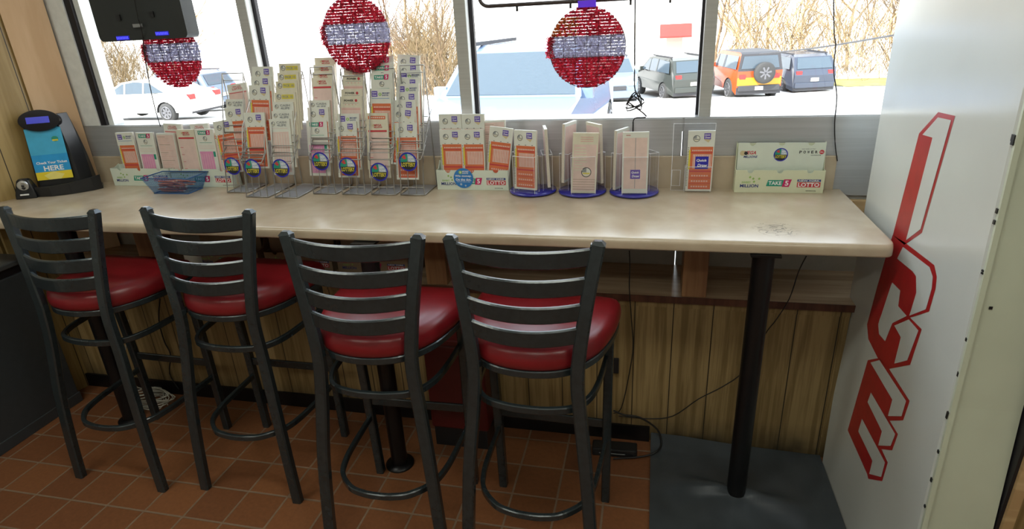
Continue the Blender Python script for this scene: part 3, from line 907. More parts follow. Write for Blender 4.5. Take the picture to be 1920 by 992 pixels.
DESC = {'keno': 'orange slips with violet logo', 'dots': 'slips with green dot logo', 'five': 'white slips with green-crimson logo', 'ten': 'cream slips with yellow band',
        'life': 'white slips with grey heading', 'power': 'cream slips with black heading', 'mega': 'cream slips with slanted red heading', 'band': 'cream slips with orange band',
        'lotto': 'white slips with red heading', 'rows': 'pink ruled slips', 'rules': 'pale pink slips with roundel', 'plain': 'plain pink slips with violet square', 'kblue': 'orange slips with large blue square'}
CATG = {}
def place_slip(kind, bottom, tilt, where, roll=0.0, rz=0.0, th=.010, group=None):
    o = link('play_slip_stack', slip(kind, th))
    o.matrix_world = Matrix.Translation(bottom) @ Matrix.Rotation(rz, 4, 'Z') @ Matrix.Rotation(-tilt, 4, 'X') @ Matrix.Rotation(roll, 4, 'Y')
    tag(o, DESC[kind] + ', ' + where, 'play slips', group)
    return o
def sticker(parent, p, R=.040):
    mb = MB(); mb.disc((0, 0.0012, 0), R, M_BLUE, 28); roundel(mb, 0, 0, R, 0, True)
    # rim
    ring = [(R * math.cos(2 * PI * i / 28), 0.0006, R * math.sin(2 * PI * i / 28)) for i in range(28)]
    mb.tube(ring, .0007, M_BLUE, 4, closed=True)
    o = mb.build('round_sticker', parent); o.location = p
    return o

# ------------------------------------------------------------------ wire racks
# name, front centre x, front y, top-of-rack pixel row, sticker pixel, stacks: (kind, centre px, top px, roll deg)
RACKS = [
 ('leftmost', -2.585, .462, 137, (437, 311), [('keno', 416, 226, -8), ('keno', 438, 201, -3), ('life', 441, 186, 0), ('lotto', 443, 157, -6)]),
 ('second', -2.436, .392, 160, (475, 315), [('keno', 476, 211, 0), (None,), (None,), ('keno', 485, 160, 2), ('keno', 489, 143, 1), ('keno', 491, 125, 1)]),
 ('third', -2.289, .390, 135, (528, 315), [('life', 523, 223, -1), ('life', 528, 208, 0), ('life', 530, 191, 0), ('ten', 534, 173, 0), ('ten', 536, 152, 0), ('ten', 539, 136, 0), ('ten', 542, 119, 1)]),
 ('fourth', -2.140, .458, 125, (602, 302), [('five', 593, 226, 0), ('keno', 595, 201, 0), ('life', 598, 188, 1), (None,), ('mega', 603, 146, 0), ('mega', 605, 135, 0), ('mega', 607, 121, 0), ('mega', 609, 108, 1)]),
 ('fifth', -1.997, .456, 128, (653, 312), [('keno', 648, 228, 0), ('dots', 652, 213, 0), (None,), ('power', 657, 181, 1), ('power', 659, 167, 1), ('power', 662, 140, 1), ('power', 664, 124, 1)]),
 ('sixth', -1.858, .457, 128, (712, 322), [('mega', 707, 228, 0), ('band', 706, 212, 1), (None,), ('dots', 713, 166, 1), ('five', 715, 137, 0), ('five', 716, 120, 0), ('five', 716, 105, 1)]),
 ('rightmost', -1.723, .459, 122, (766, 303), [('keno', 760, 230, 0), ('keno', 757, 202, 5), ('keno', 758, 187, 0), ('keno', 763, 172, 0), ('dots', 764, 157, 0), ('keno', 765, 145, 1), ('dots', 768, 132, 0), ('keno', 766, 119, 0), ('keno', 766, 103, 5)]),
]
ORD = ['front stack', 'second stack from the front', 'third stack from the front', 'fourth stack from the front', 'fifth stack from the front', 'sixth stack from the front', 'seventh stack from the front', 'eighth stack from the front', 'rearmost stack']
RWORD = {'leftmost': 'leftmost wire rack, half empty at the top', 'second': 'second wire rack from the left', 'third': 'third wire rack from the left, topped by yellow-banded slips', 'fourth': 'middle wire rack of the seven',
         'fifth': 'fifth wire rack from the left', 'sixth': 'sixth wire rack from the left, next to the rightmost', 'rightmost': 'rightmost and tallest wire rack of the seven'}
TILT = math.radians(11)
for nm, rx, ry, toprow, stpx, stacks in RACKS:
    t = thing('wire_slip_rack', 'stepped silver ' + RWORD[nm], 'slip rack', (rx, ry, zt), 0, 'wire play slip racks on the counter')
    D = .63 - ry - .012
    hw = .0545
    ztop = at(0, 0, y=1) and (at(stpx[0] + 20, toprow, y=.60).z - zt)
    R0 = .0026
    MB().box((-hw + .002, .002, .0012), (hw - .002, D - .002, .0035), M_GPLATE).build('base_plate', t)
    mb = MB()
    mb.tube([(-hw, 0, .0035), (hw, 0, .0035), (hw, D, .0035), (-hw, D, .0035)], R0, M_WIRE, 6, closed=True)
    for s in (-1, 1):
        mb.tube([(s * hw, 0.0, .004), (s * hw * .96, .004, .03), (s * hw * .96, .016, .10), (s * hw, .030, .16), (s * hw, .075, .30), (s * hw, D - .012, ztop)], R0, M_WIRE, 6)
        mb.tube([(s * hw, D, .004), (s * hw, D - .003, .25), (s * hw, D - .012, ztop)], R0, M_WIRE, 6)
    mb.tube([(-hw, D - .012, ztop), (hw, D - .012, ztop)], R0, M_WIRE, 6)
    mb.tube([(-hw, D - .012, ztop - .03), (hw, D - .012, ztop - .03)], R0 * .8, M_WIRE, 6)
    mb.tube([(-.018, 0.001, .004), (-.018, .021, .13)], R0 * .7, M_WIRE, 6)
    mb.tube([(.018, 0.001, .004), (.018, .021, .13)], R0 * .7, M_WIRE, 6)
    mb.tube([(-.05, .012, .034), (.05, .012, .034)], R0 * .8, M_WIRE, 6)
    mb.build('wire_frame', t)
    nst = max(len(stacks), 5)
    for k in range(0, nst):
        if k and (k >= len(stacks) or stacks[k][0] is None) is False and k % 2: continue
        yk = .022 + .0145 * k; zk = .155 + .9 * (ztop - .36) * k / nst if k else .155
        yk2 = yk - .006
        mb = MB()
        mb.tube([(-hw, yk + .045, zk + .05), (-hw, yk2, zk + .012), (-hw * .93, yk2 - .006, zk), (hw * .93, yk2 - .006, zk), (hw, yk2, zk + .012), (hw, yk + .045, zk + .05)], R0, M_WIRE, 6)
        mb.tube([(-hw, yk2 + .003, zk + .028), (hw, yk2 + .003, zk + .028)], R0 * .8, M_WIRE, 6)
        mb.build('pocket_wire', t)
    zs0 = at(*stpx, y=ry + .014)
    sticker(t, (zs0.x - rx, .008, zs0.z - zt), .040)
    for k, s_ in enumerate(stacks):
        if s_[0] is None: continue
        kind, cxp, typ, roll = s_
        ytop = ry + .083 + .0142 * k
        p = at(cxp, typ, y=ytop)
        bot = Vector((p.x, ytop - SH * math.sin(TILT), p.z - SH * math.cos(TILT)))
        M = Matrix.Rotation(-TILT, 3, 'X') @ Matrix.Rotation(math.radians(roll), 3, 'Y') @ Vector((0, 0, SH))
        bot = Vector((p.x, ytop, p.z)) - M
        place_slip(kind, bot, TILT, (ORD[k] if k else 'front stack') + ', ' + nm + ' wire rack', math.radians(roll), 0, .0085, 'slip stacks in the wire racks')

# ------------------------------------------------------------------ card trays
def notch_panel(mb, W_, z0, z1, y, m, th=.003, notches=3, r=.012):
    pts = [(-W_ / 2, y, z0), (W_ / 2, y, z0), (W_ / 2, y, z1)]
    for i in range(notches - 1, -1, -1):
        c = -W_ / 2 + W_ * (i + .5) / notches
        for a in range(0, 9):
            an = PI * a / 8
            pts.append((c + r * math.cos(an), y, z1 - r * math.sin(an)))
    pts.append((-W_ / 2, y, z1))
    mb.prism(pts, (0, th, 0), m)
def logos_low(mb, W_, zc, y, s=1.0, cream=False):
    a, b, c = -W_ / 3, 0, W_ / 3
    mb.text('SWEET', a - .012, zc + .002 * s, .007 * s, M_LGRN, y, .034 * s)
    mb.text('MILLION', a, zc - .012 * s, .013 * s, M_NAVY, y, .068 * s)
    for dx, dz in ((.0, .022), (.012, .016), (.016, .004), (.034, .016)):
        mb.poly([(a + dx - .004, y, zc + dz), (a + dx + .001, y, zc + dz - .004), (a + dx + .006, y, zc + dz + .001), (a + dx + .001, y, zc + dz + .006)], M_LGRN)
    mb.poly([(b - .046 * s, y + .0004, zc - .013 * s), (b + .014 * s, y + .0004, zc - .013 * s), (b + .018 * s, y + .0004, zc + .012 * s), (b - .040 * s, y + .0004, zc + .012 * s)], M_GRN)
    mb.poly([(b + .012 * s, y + .0002, zc - .015 * s), (b + .038 * s, y + .0002, zc - .015 * s), (b + .046 * s, y + .0002, zc + .015 * s), (b + .018 * s, y + .0002, zc + .015 * s)], M_MAGD)
    mb.text('TAKE', b - .014 * s, zc, .015 * s, M_WHT, y, .048 * s); mb.text('5', b + .029 * s, zc, .020 * s, M_WHT, y - .0002, .013 * s)
    mb.quad(c - .042 * s, zc - .016 * s, c + .042 * s, zc + .004 * s, y + .0004, M_REDP)
    mb.quad(c - .042 * s, zc + .006 * s, c + .042 * s, zc + .015 * s, y + .0004, M_NAVY)
    mb.text('NEW YORK', c, zc + .0105 * s, .006 * s, M_WHT, y, .074 * s)
    mb.text('LOTTO', c, zc - .006 * s, .016 * s, M_WHT, y, .076 * s)
    mb.text('nylottery.org', c + .010, zc - .030 * s, .005 * s, M_INK, y, .036)
def tray(x, y, label, m1=M_CARD, m2=M_CARD, upper=True, W_=.343, zf=.088, zbk=.19, z0=None, depth=.058, printed_up=False, rz=0.0, group='card slip trays on the counter'):
    t = thing('card_slip_tray', label, 'slip tray', (x, y, zt if z0 is None else z0), rz, group)
    mb = MB(); notch_panel(mb, W_, 0.0005, zf, 0, m2)
    mb.build('front_panel', t)
    mb = MB().box((-W_ / 2, .003, .0005), (W_ / 2, depth, .004), m2)
    for s in (-1, 1): mb.prism([(s * W_ / 2, .003, .004), (s * W_ / 2, depth, .004), (s * W_ / 2, depth, zbk), (s * W_ / 2, depth * .5, zf), (s * W_ / 2, .003, zf)], (-s * .0025, 0, 0), m2)
    mb.box((-W_ / 2, depth - .003, .004), (W_ / 2, depth, zbk * .97), m2)
    mb.build('tray_body', t)
    if upper:
        mb = MB(); notch_panel(mb, W_ - .01, .004, zbk, depth * .5, m1)
        mb.build('rear_panel', t)
    mb = MB(); logos_low(mb, W_, .040, -.0008)
    mb.build('printed_front', t)
    if printed_up:
        mb = MB(); y_ = depth * .5 - .0008; z_ = .150
        mb.text('MEGA', -.112, z_ + .004, .014, M_REDP, y_, .046, shear=.25); mb.text('MILLIONS', -.110, z_ - .012, .009, M_NAVY, y_, .050, shear=.25)
        mb.disc((-.140, y_ - .0003, z_ + .002), .010, M_PYEL, 16); mb.disc((-.128, y_ - .0005, z_ + .002), .007, M_INK, 14)
        mb.build('red_logo', t); mb = MB()
        roundel(mb, 0, z_ - .004, .026, y_, True)
        mb.build('round_logo', t); mb = MB()
        mb.text('NEW YORK LOTTERY', .098, z_ + .018, .003, M_GREY, y_, .05)
        for i, ch in enumerate('POWER'): mb.text(ch, .070 + i * .014, z_ + .006, .011, M_INK, y_, .009)
        mb.disc((.145, y_, z_ + .006), .0085, M_REDP, 18); mb.text('BALL', .145, z_ + .006, .004, M_WHT, y_ - .0004, .011)
        mb.text('nylottery.org', .125, z_ - .006, .004, M_INK, y_, .036)
        mb.build('black_logo', t)
    return t
tray(-3.195, .562, 'white card slip tray left of the blue pencil basket', upper=False, zbk=.10)
tray(-2.838, .556, 'white card slip tray behind the blue pencil basket', upper=False, zbk=.10)
tm = tray(-1.482, .558, 'white card slip tray with a round blue badge right of the wire racks', upper=False, W_=.322, zbk=.12)
tray(-0.239, .570, 'empty two-tier card slip tray at the right end of the counter', M_CARD, M_CARDC, True, .325, .090, .192, depth=.052, printed_up=True)
# round blue badge stuck on the middle tray
mb = MB(); mb.prism([(.044 * math.cos(2 * PI * i / 32), 0, .044 * math.sin(2 * PI * i / 32)) for i in range(32)], (0, .0012, 0), M_MBLUE)
mb.disc((-.012, -.0004, .026), .008, M_LGRN, 16); mb.text('$', -.012, .026, .009, M_WHT, -.0008)
mb.text('MONEY', .012, .030, .006, M_WHT, -.0006, .03); mb.text('DOTS', .010, .022, .006, M_WHT, -.0006, .026)
mb.text('Win money.', 0, .009, .011, M_WHT, -.0006, .074); mb.text('On the dot.', 0, -.006, .011, M_WHT, -.0006, .070)
mb.text('Find new ways to play', 0, -.016, .004, M_WHT, -.0006, .06)
mb.disc((-.012, -.0004, -.027), .005, M_LBLUE, 14); mb.disc((.008, -.0004, -.033), .004, M_LBLUE, 14)
p = at(869, 334, y=.556)
o = mb.build('round_badge', tm); o.location = (p.x + 1.482, -.0035, p.z - zt)
tag(o, 'round blue badge with white writing')

def tray_slip(kind, px, py, y, where, roll=0, zb_=None, tl=4, th=.012):
    tl = math.radians(tl)
    p = at(px, py, y=y)
    M = Matrix.Rotation(-tl, 3, 'X') @ Matrix.Rotation(math.radians(roll), 3, 'Y') @ Vector((0, 0, SH))
    b = p - M
    return place_slip(kind, b, tl, where, math.radians(roll), 0, th, 'slip stacks in the card trays')
tray_slip('dots', 231, 248.5, .592, 'at the left end of the leftmost card tray', -1)
tray_slip('five', 269, 248.5, .592, 'in the middle of the leftmost card tray')
tray_slip('rows', 308, 250, .592, 'at the right end of the leftmost card tray')
tray_slip('lotto', 322, 232, .612, 'in the rear pocket above the blue basket', 3)
tray_slip('mega', 346, 243, .586, 'card tray directly behind the blue basket')
tray_slip('five', 381, 242, .586, 'card tray behind the right end of the blue basket')
tray_slip('lotto', 372, 232, .612, 'rear pocket left of the leftmost wire rack', -2)
tray_slip('band', 414, 250, .590, 'card tray end beside the leftmost wire rack', 2)
tray_slip('keno', 843, 214, .608, 'rear left pocket of the badge tray')
tray_slip('keno', 886, 214, .608, 'rear middle pocket of the badge tray')
tray_slip('keno', 844, 243, .580, 'front left pocket of the badge tray')
tray_slip('keno', 885, 243, .580, 'front middle pocket of the badge tray')
tray_slip('keno', 940, 239, .580, 'tilted in the right pocket of the badge tray', 7)
tray_slip('rows', 925, 226, .612, 'behind the tilted slips of the badge tray', -3)

# ------------------------------------------------------------------ blue basket with pencils
M_BASK = clear('blue_basket_plastic', (0.72, 0.84, 0.97), 0.04, 0.2, 0.06, (0.05, 0.2, 0.5))
M_BRIM = mat('blue_basket_rim', (0.02, 0.10, 0.28), 0.35)
bc = Vector((-2.920, .480, zt))
t = thing('pencil_basket', 'blue plastic mesh basket of short pencils in front of the card trays', 'basket', bc, 0)
def brect(w_, d_, z, n=0): return [(-w_, -d_, z), (w_, -d_, z), (w_, d_, z), (-w_, d_, z)]
b0, b1 = brect(.094, .050, .002), brect(.128, .070, .078)
mb = MB(); mb.add(b0 + b1, [(0, 1, 2, 3), (0, 1, 5, 4), (1, 2, 6, 5), (2, 3, 7, 6), (3, 0, 4, 7)], M_BASK)
mb.build('basket_wall', t)
mb = MB(); mb.tube(b1, .0028, M_BRIM, 6, closed=True); mb.tube(b0, .0022, M_BRIM, 6, closed=True)
for i in range(1, 24):
    for s in (-1, 1):
        u = -1 + 2 * i / 24
        mb.tube([(u * .094, s * .050, .002), (u * .128, s * .070, .078)], .0004, M_BRIM, 4)
for i in range(1, 12):
    for s in (-1, 1):
        u = -1 + 2 * i / 12
        mb.tube([(s * .094, u * .050, .002), (s * .128, u * .070, .078)], .0004, M_BRIM, 4)
for k in range(1, 8):
    f = k / 8
    mb.tube([(a[0] + (b[0] - a[0]) * f, a[1] + (b[1] - a[1]) * f, a[2] + (b[2] - a[2]) * f) for a, b in zip(b0, b1)], .0004, M_BRIM, 4, closed=True)
mb.build('mesh_ribs', t)
M_PW = mat('pencil_paint', (0.5, 0.13, 0.055), 0.4); M_PT = mat('pencil_wood', (0.6, 0.4, 0.22), 0.6)
mb = MB()
mb.tube([(0, 0, 0), (.078, 0, 0)], .0042, M_PW, 6)
pm = mb.mesh('pencil')
mb = MB(); mb.add([(.078, .0042 * math.cos(a), .0042 * math.sin(a)) for a in [i * PI / 3 for i in range(6)]] + [(.090, 0, 0)], [(i, (i + 1) % 6, 6) for i in range(6)], M_PT)
pt = mb.mesh('pencil_tip')
rnd = random.Random(11)
for i in range(30):
    layer = i // 6
    z = .008 + .0105 * layer
    cxp = rnd.uniform(-.05, .05); cyp = rnd.uniform(-.032, .032); a = rnd.uniform(-.35, .35) + (PI if rnd.random() < .5 else 0)
    o = link('short_pencil', pm, None, None)
    o.location = bc + Vector((cxp - .042 * math.cos(a), cyp * .8 - .042 * math.sin(a), z)); o.rotation_euler = (0, rnd.uniform(-.04, .04), a)
    tag(o, 'short reddish brown pencil lying in the blue mesh basket', 'pencil', 'short pencils in the blue basket')
    q = link('pencil_tip', pt, o)

# ------------------------------------------------------------------ spinning clear holders
M_BDISC = mat('blue_acrylic_disc', (0.02, 0.02, 0.30), 0.12, coat=0.6)
def acr_pocket(mb, w_, d_, z0, z1, M):
    th = .0012
    for a, b in (((-w_, -d_), (w_, -d_)), ((w_, -d_), (w_, d_)), ((w_, d_), (-w_, d_)), ((-w_, d_), (-w_, -d_))):
        mb.add([(a[0], a[1], z0), (b[0], b[1], z0), (b[0], b[1], z1), (a[0], a[1], z1)], [(0, 1, 2, 3)], M_ACR, False, M)
    mb.tube([(-w_, -d_, z1), (w_, -d_, z1), (w_, d_, z1), (-w_, d_, z1)], .0011, M_ACRE, 5, closed=True, M=M)
    for s, q in ((-1, -1), (1, -1), (1, 1), (-1, 1)): mb.tube([(s * w_, q * d_, z0), (s * w_, q * d_, z1)], .0006, M_ACRE, 4, M=M)
def spinner(x, lab, rz, slips):
    t = thing('spinning_slip_holder', lab, 'slip holder', (x, .548, zt), 0, 'clear spinning slip holders')
    MB().lathe([(0, .0005), (.088, .0005), (.098, .004), (.100, .008), (.098, .012), (0, .013)], M_BDISC, 40).build('blue_base', t)
    MB().lathe([(.012, .013), (.012, .17), (0, .17)], M_BDISC, 16).build('hub', t)
    for k in range(3):
        M = Matrix.Rotation(rz + k * 2 * PI / 3, 4, 'Z') @ Matrix.Translation((0, -.060, 0))
        mb = MB(); acr_pocket(mb, .048, .020, .014, .165, M)
        mb.build('clear_pocket', t)
    for kind, ang, zoff, roll, where, tl in slips:
        M = Matrix.Translation((x, .548, zt)) @ Matrix.Rotation(rz + ang, 4, 'Z')
        pos = M @ Vector((0, -.071, .016 + zoff))
        o = place_slip(kind, pos, math.radians(tl), where, math.radians(roll), rz + ang, .012, 'slip stacks in the spinning holders')
T3 = 2 * PI / 3
spinner(-1.212, 'clear spinning slip holder on blue disc, next to the card tray with badge', -.28,
        [('keno', 0, .012, 0, 'front pocket, left spinning holder', 4), ('rows', T3, .012, 0, 'side pocket, left spinning holder', 2)])
spinner(-1.003, 'clear spinning slip holder on blue disc, middle one of three', .16,
        [('rules', 0, 0, 3, 'front pocket, middle spinning holder', 3), ('rows', -T3, .030, 0, 'rear left pocket, middle spinning holder', 2), ('mega', T3, .022, 0, 'rear right pocket, middle spinning holder', 2)])
spinner(-.792, 'clear spinning slip holder on blue disc below the tangled black cord', .05,
        [('plain', 0, .002, 0, 'front pocket, right spinning holder', 3), ('lotto', -T3, -.0, 0, 'rear pocket, right spinning holder', 1)])
# single upright acrylic holder
t = thing('acrylic_slip_holder', 'upright clear acrylic slip holder between spinning holders and two-tier tray', 'slip holder', (-.566, .575, zt), 0)
mb = MB(); acr_pocket(mb, .050, .014, .002, .105, Matrix.Translation((.022, 0, 0))); mb.build('clear_pocket', t)
mb = MB(); mb.box((-.080, .016, .001), (.078, .018, .27), M_ACR); mb.tube([(-.080, .017, .001), (.078, .017, .001), (.078, .017, .27), (-.080, .017, .27)], .0012, M_ACRE, 5, closed=True, upv=(0, 1, 0)); mb.build('back_plate', t)
mb = MB(); mb.tube([(-.078, .015, .02), (-.045, .015, .02), (-.045, .015, .085), (-.078, .015, .085)], .001, M_ACRE, 5, closed=True, upv=(0, 1, 0)); mb.build('side_pocket', t)
place_slip('kblue', Vector((-.540, .563, zt + .006)), math.radians(1), 'standing in the upright acrylic holder', 0, 0, .010)

# ------------------------------------------------------------------ ticket checker
tc_ = Vector((-3.535, .440, zt))
t = thing('ticket_checker', 'black ticket checking terminal with blue and yellow poster at the left end', 'ticket checker', tc_, math.radians(30))
t.scale = (1.22, 1.0, 1.08)
def loop(w0, w1, z0, z1, y0_, y1_): pass
mb = MB()
W0 = .085
lay = []
def secl(z):
    u = z / .345
    wl, wr = .092 - .012 * u * u, .092 - .030 * u * u
    yf = -.010 + .045 * u; yb = .105 - .015 * u
    return [(-wl, yf + .012, z), (-wl + .012, yf, z), (wr - .03, yf, z), (wr, yf + .055, z), (wr, yb, z), (-wl, yb, z)]
zs = [0.0, .05, .10, .15, .20, .25, .30, .325, .34]
vs = [p for z in zs for p in secl(z)]
fs = [(i * 6 + q, i * 6 + (q + 1) % 6, (i + 1) * 6 + (q + 1) % 6, (i + 1) * 6 + q) for i in range(len(zs) - 1) for q in range(6)]
fs += [tuple(range(6))[::-1], tuple(range(6 * (len(zs) - 1), 6 * len(zs)))]
mb.add(vs, fs, M_BPLAS)
bevel(mb.build('body', t), .008, 3)
mb = MB()   # oval head with screen
ov = [(.070 * math.cos(a) * 1.0, .046 * math.sin(a)) for a in [2 * PI * i / 32 for i in range(32)]]
HM = Matrix.Translation((-.018, .028, .318)) @ Matrix.Rotation(-.25, 4, 'X')
mb.prism([(a, -.010, b) for a, b in ov], (0, .03, 0), M_GBLACK, HM, True)
bevel(mb.build('oval_head', t), .005, 2)
MB().add([(-.042, -.0115, -.012), (.036, -.0115, -.012), (.036, -.0115, .016), (-.042, -.0115, .016)], [(0, 1, 2, 3)], mat('blue_lcd', (0.02, 0.02, 0.3), 0.2, emit=(0.03, 0.04, 0.45), es=0.5), False, HM).build('display', t)
mb = MB()
PM = Matrix.Translation((-.018, -.014, .055)) @ Matrix.Rotation(-.165, 4, 'X')
M_P1 = mat('poster_blue', (0.02, 0.32, 0.68), 0.35); M_P2 = mat('poster_light_blue', (0.06, 0.42, 0.68), 0.35); M_P3 = mat('poster_yellow', (0.8, 0.62, 0.03), 0.35); M_P4 = mat('poster_pale_yellow', (0.85, 0.74, 0.2), 0.35)
mb.quad(-.062, .045, .062, .12, -.0006, M_P1, PM); mb.quad(-.062, .12, .062, .235, -.0006, M_P2, PM)
mb.quad(-.062, .010, .062, .045, -.0006, M_P3, PM)
mb.add([(-.02, -.0009, .010), (.02, -.0009, .010), (.035, -.0009, .030), (0, -.0009, .045), (-.035, -.0009, .030)], [(0, 1, 2, 3, 4)], M_P4, False, PM)
mb.text('Check Your Ticket', .002, .085, .011, M_WHT, -.0012, .106, PM); mb.text('HERE', .004, .060, .022, M_WHT, -.0012, .068, PM)
mb.disc((.034, -.001, .185), .012, M_GRN, 18, PM); mb.quad(.024, .176, .044, .183, -.0014, M_YEL, PM)
mb.build('poster', t)
mb = MB()   # curved tray lip
arc = [(-.100, -.030, 0), (-.085, -.055, 0), (-.03, -.075, 0), (.04, -.070, 0), (.11, -.040, 0), (.135, -.012, 0)]
vs = []
for x, y, z in arc: vs += [(x, y, .001), (x, y - .004, .045 + .02 * max(0, x) / .135), (x, y + .005, .045 + .02 * max(0, x) / .135), (x * .93, y + .03, .015)]
fs = [(i * 4 + q, (i + 1) * 4 + q, (i + 1) * 4 + q + 1, i * 4 + q + 1) for i in range(5) for q in range(3)]
mb.add(vs, fs, M_BPLAS, False)
mb.add([(-.1, -.030, .001), (-.085, -.055, .001), (-.03, -.075, .001), (.04, -.070, .001), (.11, -.040, .001), (.135, -.012, .001), (.12, .06, .001), (-.09, .06, .001)] +
       [(-.093, -.005, .015), (-.079, -.025, .015), (-.028, -.045, .015), (.037, -.04, .015), (.102, -.01, .015), (.126, .018, .015), (.12, .06, .015), (-.09, .06, .015)],
       [tuple(range(7, -1, -1)), tuple(range(8, 16)), (5, 6, 14, 13), (7, 0, 8, 15), (0, 1, 9, 8)], M_BPLAS)
mb.build('tray_lip', t)
# small black speaker-like stand in front of it
t = thing('black_camera_stand', 'small black tapered stand with round silver lens beside the ticket checker', 'webcam', (-3.640, .335, zt), math.radians(25))
mb = MB()
sec = [(.046, .028, 0), (.044, .026, .02), (.034, .02, .06), (.026, .016, .085), (.018, .010, .093)]
vs = [p for a, b, z in sec for p in [(-a, -b, z), (a, -b, z), (a, b, z), (-a, b, z)]]
fs = [(i * 4 + q, i * 4 + (q + 1) % 4, (i + 1) * 4 + (q + 1) % 4, (i + 1) * 4 + q) for i in range(4) for q in range(4)] + [(3, 2, 1, 0), (16, 17, 18, 19)]
mb.add(vs, fs, M_BPLAS); bevel(mb.build('body', t), .004)
LM = Matrix.Translation((0, -.018, .062)) @ Matrix.Rotation(PI / 2 + .15, 4, 'X')
MB().lathe([(.024, -.012), (.024, .006), (.019, .008), (.012, .004), (0, .004)], mat('silver_plastic', (0.5, 0.5, 0.48), 0.3, 0.6), 24, M=LM).build('lens_ring', t)
MB().lathe([(.006, .0), (.006, .0065), (0, .0065)], M_GBLACK, 14, M=LM).build('lens', t)
MB().box((-.02, -.031, .018), (.016, -.022, .024), M_WHT).build('badge', t)

# ------------------------------------------------------------------ hanging tinsel baubles
M_TR = mat('red_tinsel', (0.52, 0.028, 0.06), 0.3, 0.3, 0.6, 90, trans=0.4)
M_TO = mat('orange_red_tinsel', (0.42, 0.10, 0.02), 0.3, 0.3, 0.4, 90, trans=0.4)
M_TW = mat('silver_white_tinsel', (0.50, 0.49, 0.62), 0.3, 0.2, 0.3, 90, trans=0.4)
M_FW = mat('dark_frame_wire', (0.03, 0.012, 0.015), 0.5)
M_CAPP = mat('purple_led_cap', (0.08, 0.02, 0.4), 0.4, emit=(0.1, 0.03, 0.6), es=0.6)
M_CAPR = mat('red_cap', (0.25, 0.01, 0.03), 0.4)
def bauble(X, Y, R, y, lab, cap, seed):
    c = at(X, Y, y=y)
    t = thing('tinsel_bauble', lab, 'hanging ornament', (c.x, c.y, c.z + R + .02), 0, 'round tinsel baubles hung in the window')
    rnd = random.Random(seed)
    zc = -R - .02
    for nm, lo, hi, m in (('red_tinsel_top', .30, 1.0, M_TR), ('white_tinsel_band', -.22, .30, M_TW), ('red_tinsel_bottom', -1.0, -.22, M_TR)):
        mb = MB()
        nr = 26
        for i in range(nr):
            u = -1 + (2 * i + 1) / nr
            if not (lo <= u < hi): continue
            hw_ = R * math.sqrt(1 - u * u)
            z = zc + u * R
            n_ = int(hw_ * 2 / .0013)
            def pick(x):
                if m is M_TR and nm == 'red_tinsel_top' and x < -.25 * R and cap is M_CAPP and u < .75: return M_TO if rnd.random() < .7 else M_TR
                return m
            ns = max(4, int(hw_ * 2 / .010)); gh = R / nr
            for k in range(ns):      # the garland string of this row, in short uneven pieces
                a0_ = -hw_ + 2 * hw_ * k / ns; a1_ = -hw_ + 2 * hw_ * (k + 1) / ns
                h0_, h1_ = gh * rnd.uniform(.7, 1.15), gh * rnd.uniform(.7, 1.15); yy_ = rnd.uniform(-.007, .004)
                mb.add([(a0_, yy_, z - h0_), (a1_, yy_ + rnd.uniform(-.004, .004), z - h1_), (a1_, yy_ + rnd.uniform(-.004, .004), z + h0_), (a0_, yy_, z + h1_),
                        (a0_, yy_ + .006, z - h0_), (a1_, yy_ + .006, z - h1_), (a1_, yy_ + .006, z + h0_), (a0_, yy_ + .006, z + h1_)], [(0, 1, 2, 3), (7, 6, 5, 4)], pick(a0_))
            for k in range(n_):
                x = -hw_ + 2 * hw_ * (k + rnd.random()) / n_
                a = rnd.uniform(0, 2 * PI); L_ = rnd.uniform(.007, .013)
                d = Vector((rnd.uniform(-.6, .6), math.cos(a), math.sin(a) * 1.0)).normalized() * L_
                wv = Vector((rnd.uniform(-1, 1), rnd.uniform(-1, 1), rnd.uniform(-1, 1))).normalized() * .0013
                p = Vector((x, rnd.uniform(-.010, .008), z))
                mb.add([p - wv, p + wv, p + d + wv * .6, p + d - wv * .6], [(0, 1, 2, 3)], pick(x))
        # red edge of the white band on the left
        if nm == 'white_tinsel_band':
            for k in range(260):
                u = rnd.uniform(-.22, .30); x = -R * math.sqrt(1 - u * u) + rnd.uniform(-.008, .012)
                a = rnd.uniform(0, 2 * PI); d = Vector((math.cos(a), rnd.uniform(-.5, .5), math.sin(a))) * .012
                wv = Vector((rnd.uniform(-1, 1), 0, rnd.uniform(-1, 1))).normalized() * .0016
                p = Vector((x, -.006, zc + u * R)); mb.add([p - wv, p + wv, p + d + wv, p + d - wv], [(0, 1, 2, 3)], M_TR)
        mb.build(nm, t)
    mb = MB()
    cir = [(R * math.cos(2 * PI * i / 40), -.004, zc + R * math.sin(2 * PI * i / 40)) for i in range(40)]
    mb.tube(cir, .0014, M_FW, 5, closed=True, upv=(0, 1, 0))
    for v in (-.22, .30):
        h = R * math.sqrt(1 - v * v); mb.tube([(-h, -.013, zc + v * R), (h, -.013, zc + v * R)], .0011, M_FW, 5)
    for u in (-.62, -.3, 0, .3, .62):
        mb.tube([(u * R, -.013, zc - .22 * R), (u * R, -.013, zc + .30 * R)], .0010, M_FW, 5)
    for u in (-.3, .3, 0):
        h = R * math.sqrt(1 - u * u) * .93; mb.tube([(u * R, -.012, zc - h), (u * R, -.012, zc + h)], .0009, M_FW, 5)
    mb.tube([(-.32 * R, -.0135, zc + .06 * R), (.32 * R, -.0135, zc + .06 * R)], .0011, M_FW, 5)
    mb.build('wire_frame', t)
    MB().box((-.034, -.012, -.022), (.034, .012, .002), cap).build('cap', t)
    MB().tube([(0, 0, .010), (0, 0, 2.45 - t.location.z)], .0012, M_CORD, 5).build('hanging_cord', t)
bauble(323, 101, .146, .60, 'red and white tinsel bauble hanging below the black sign housing', M_CAPR, 1)
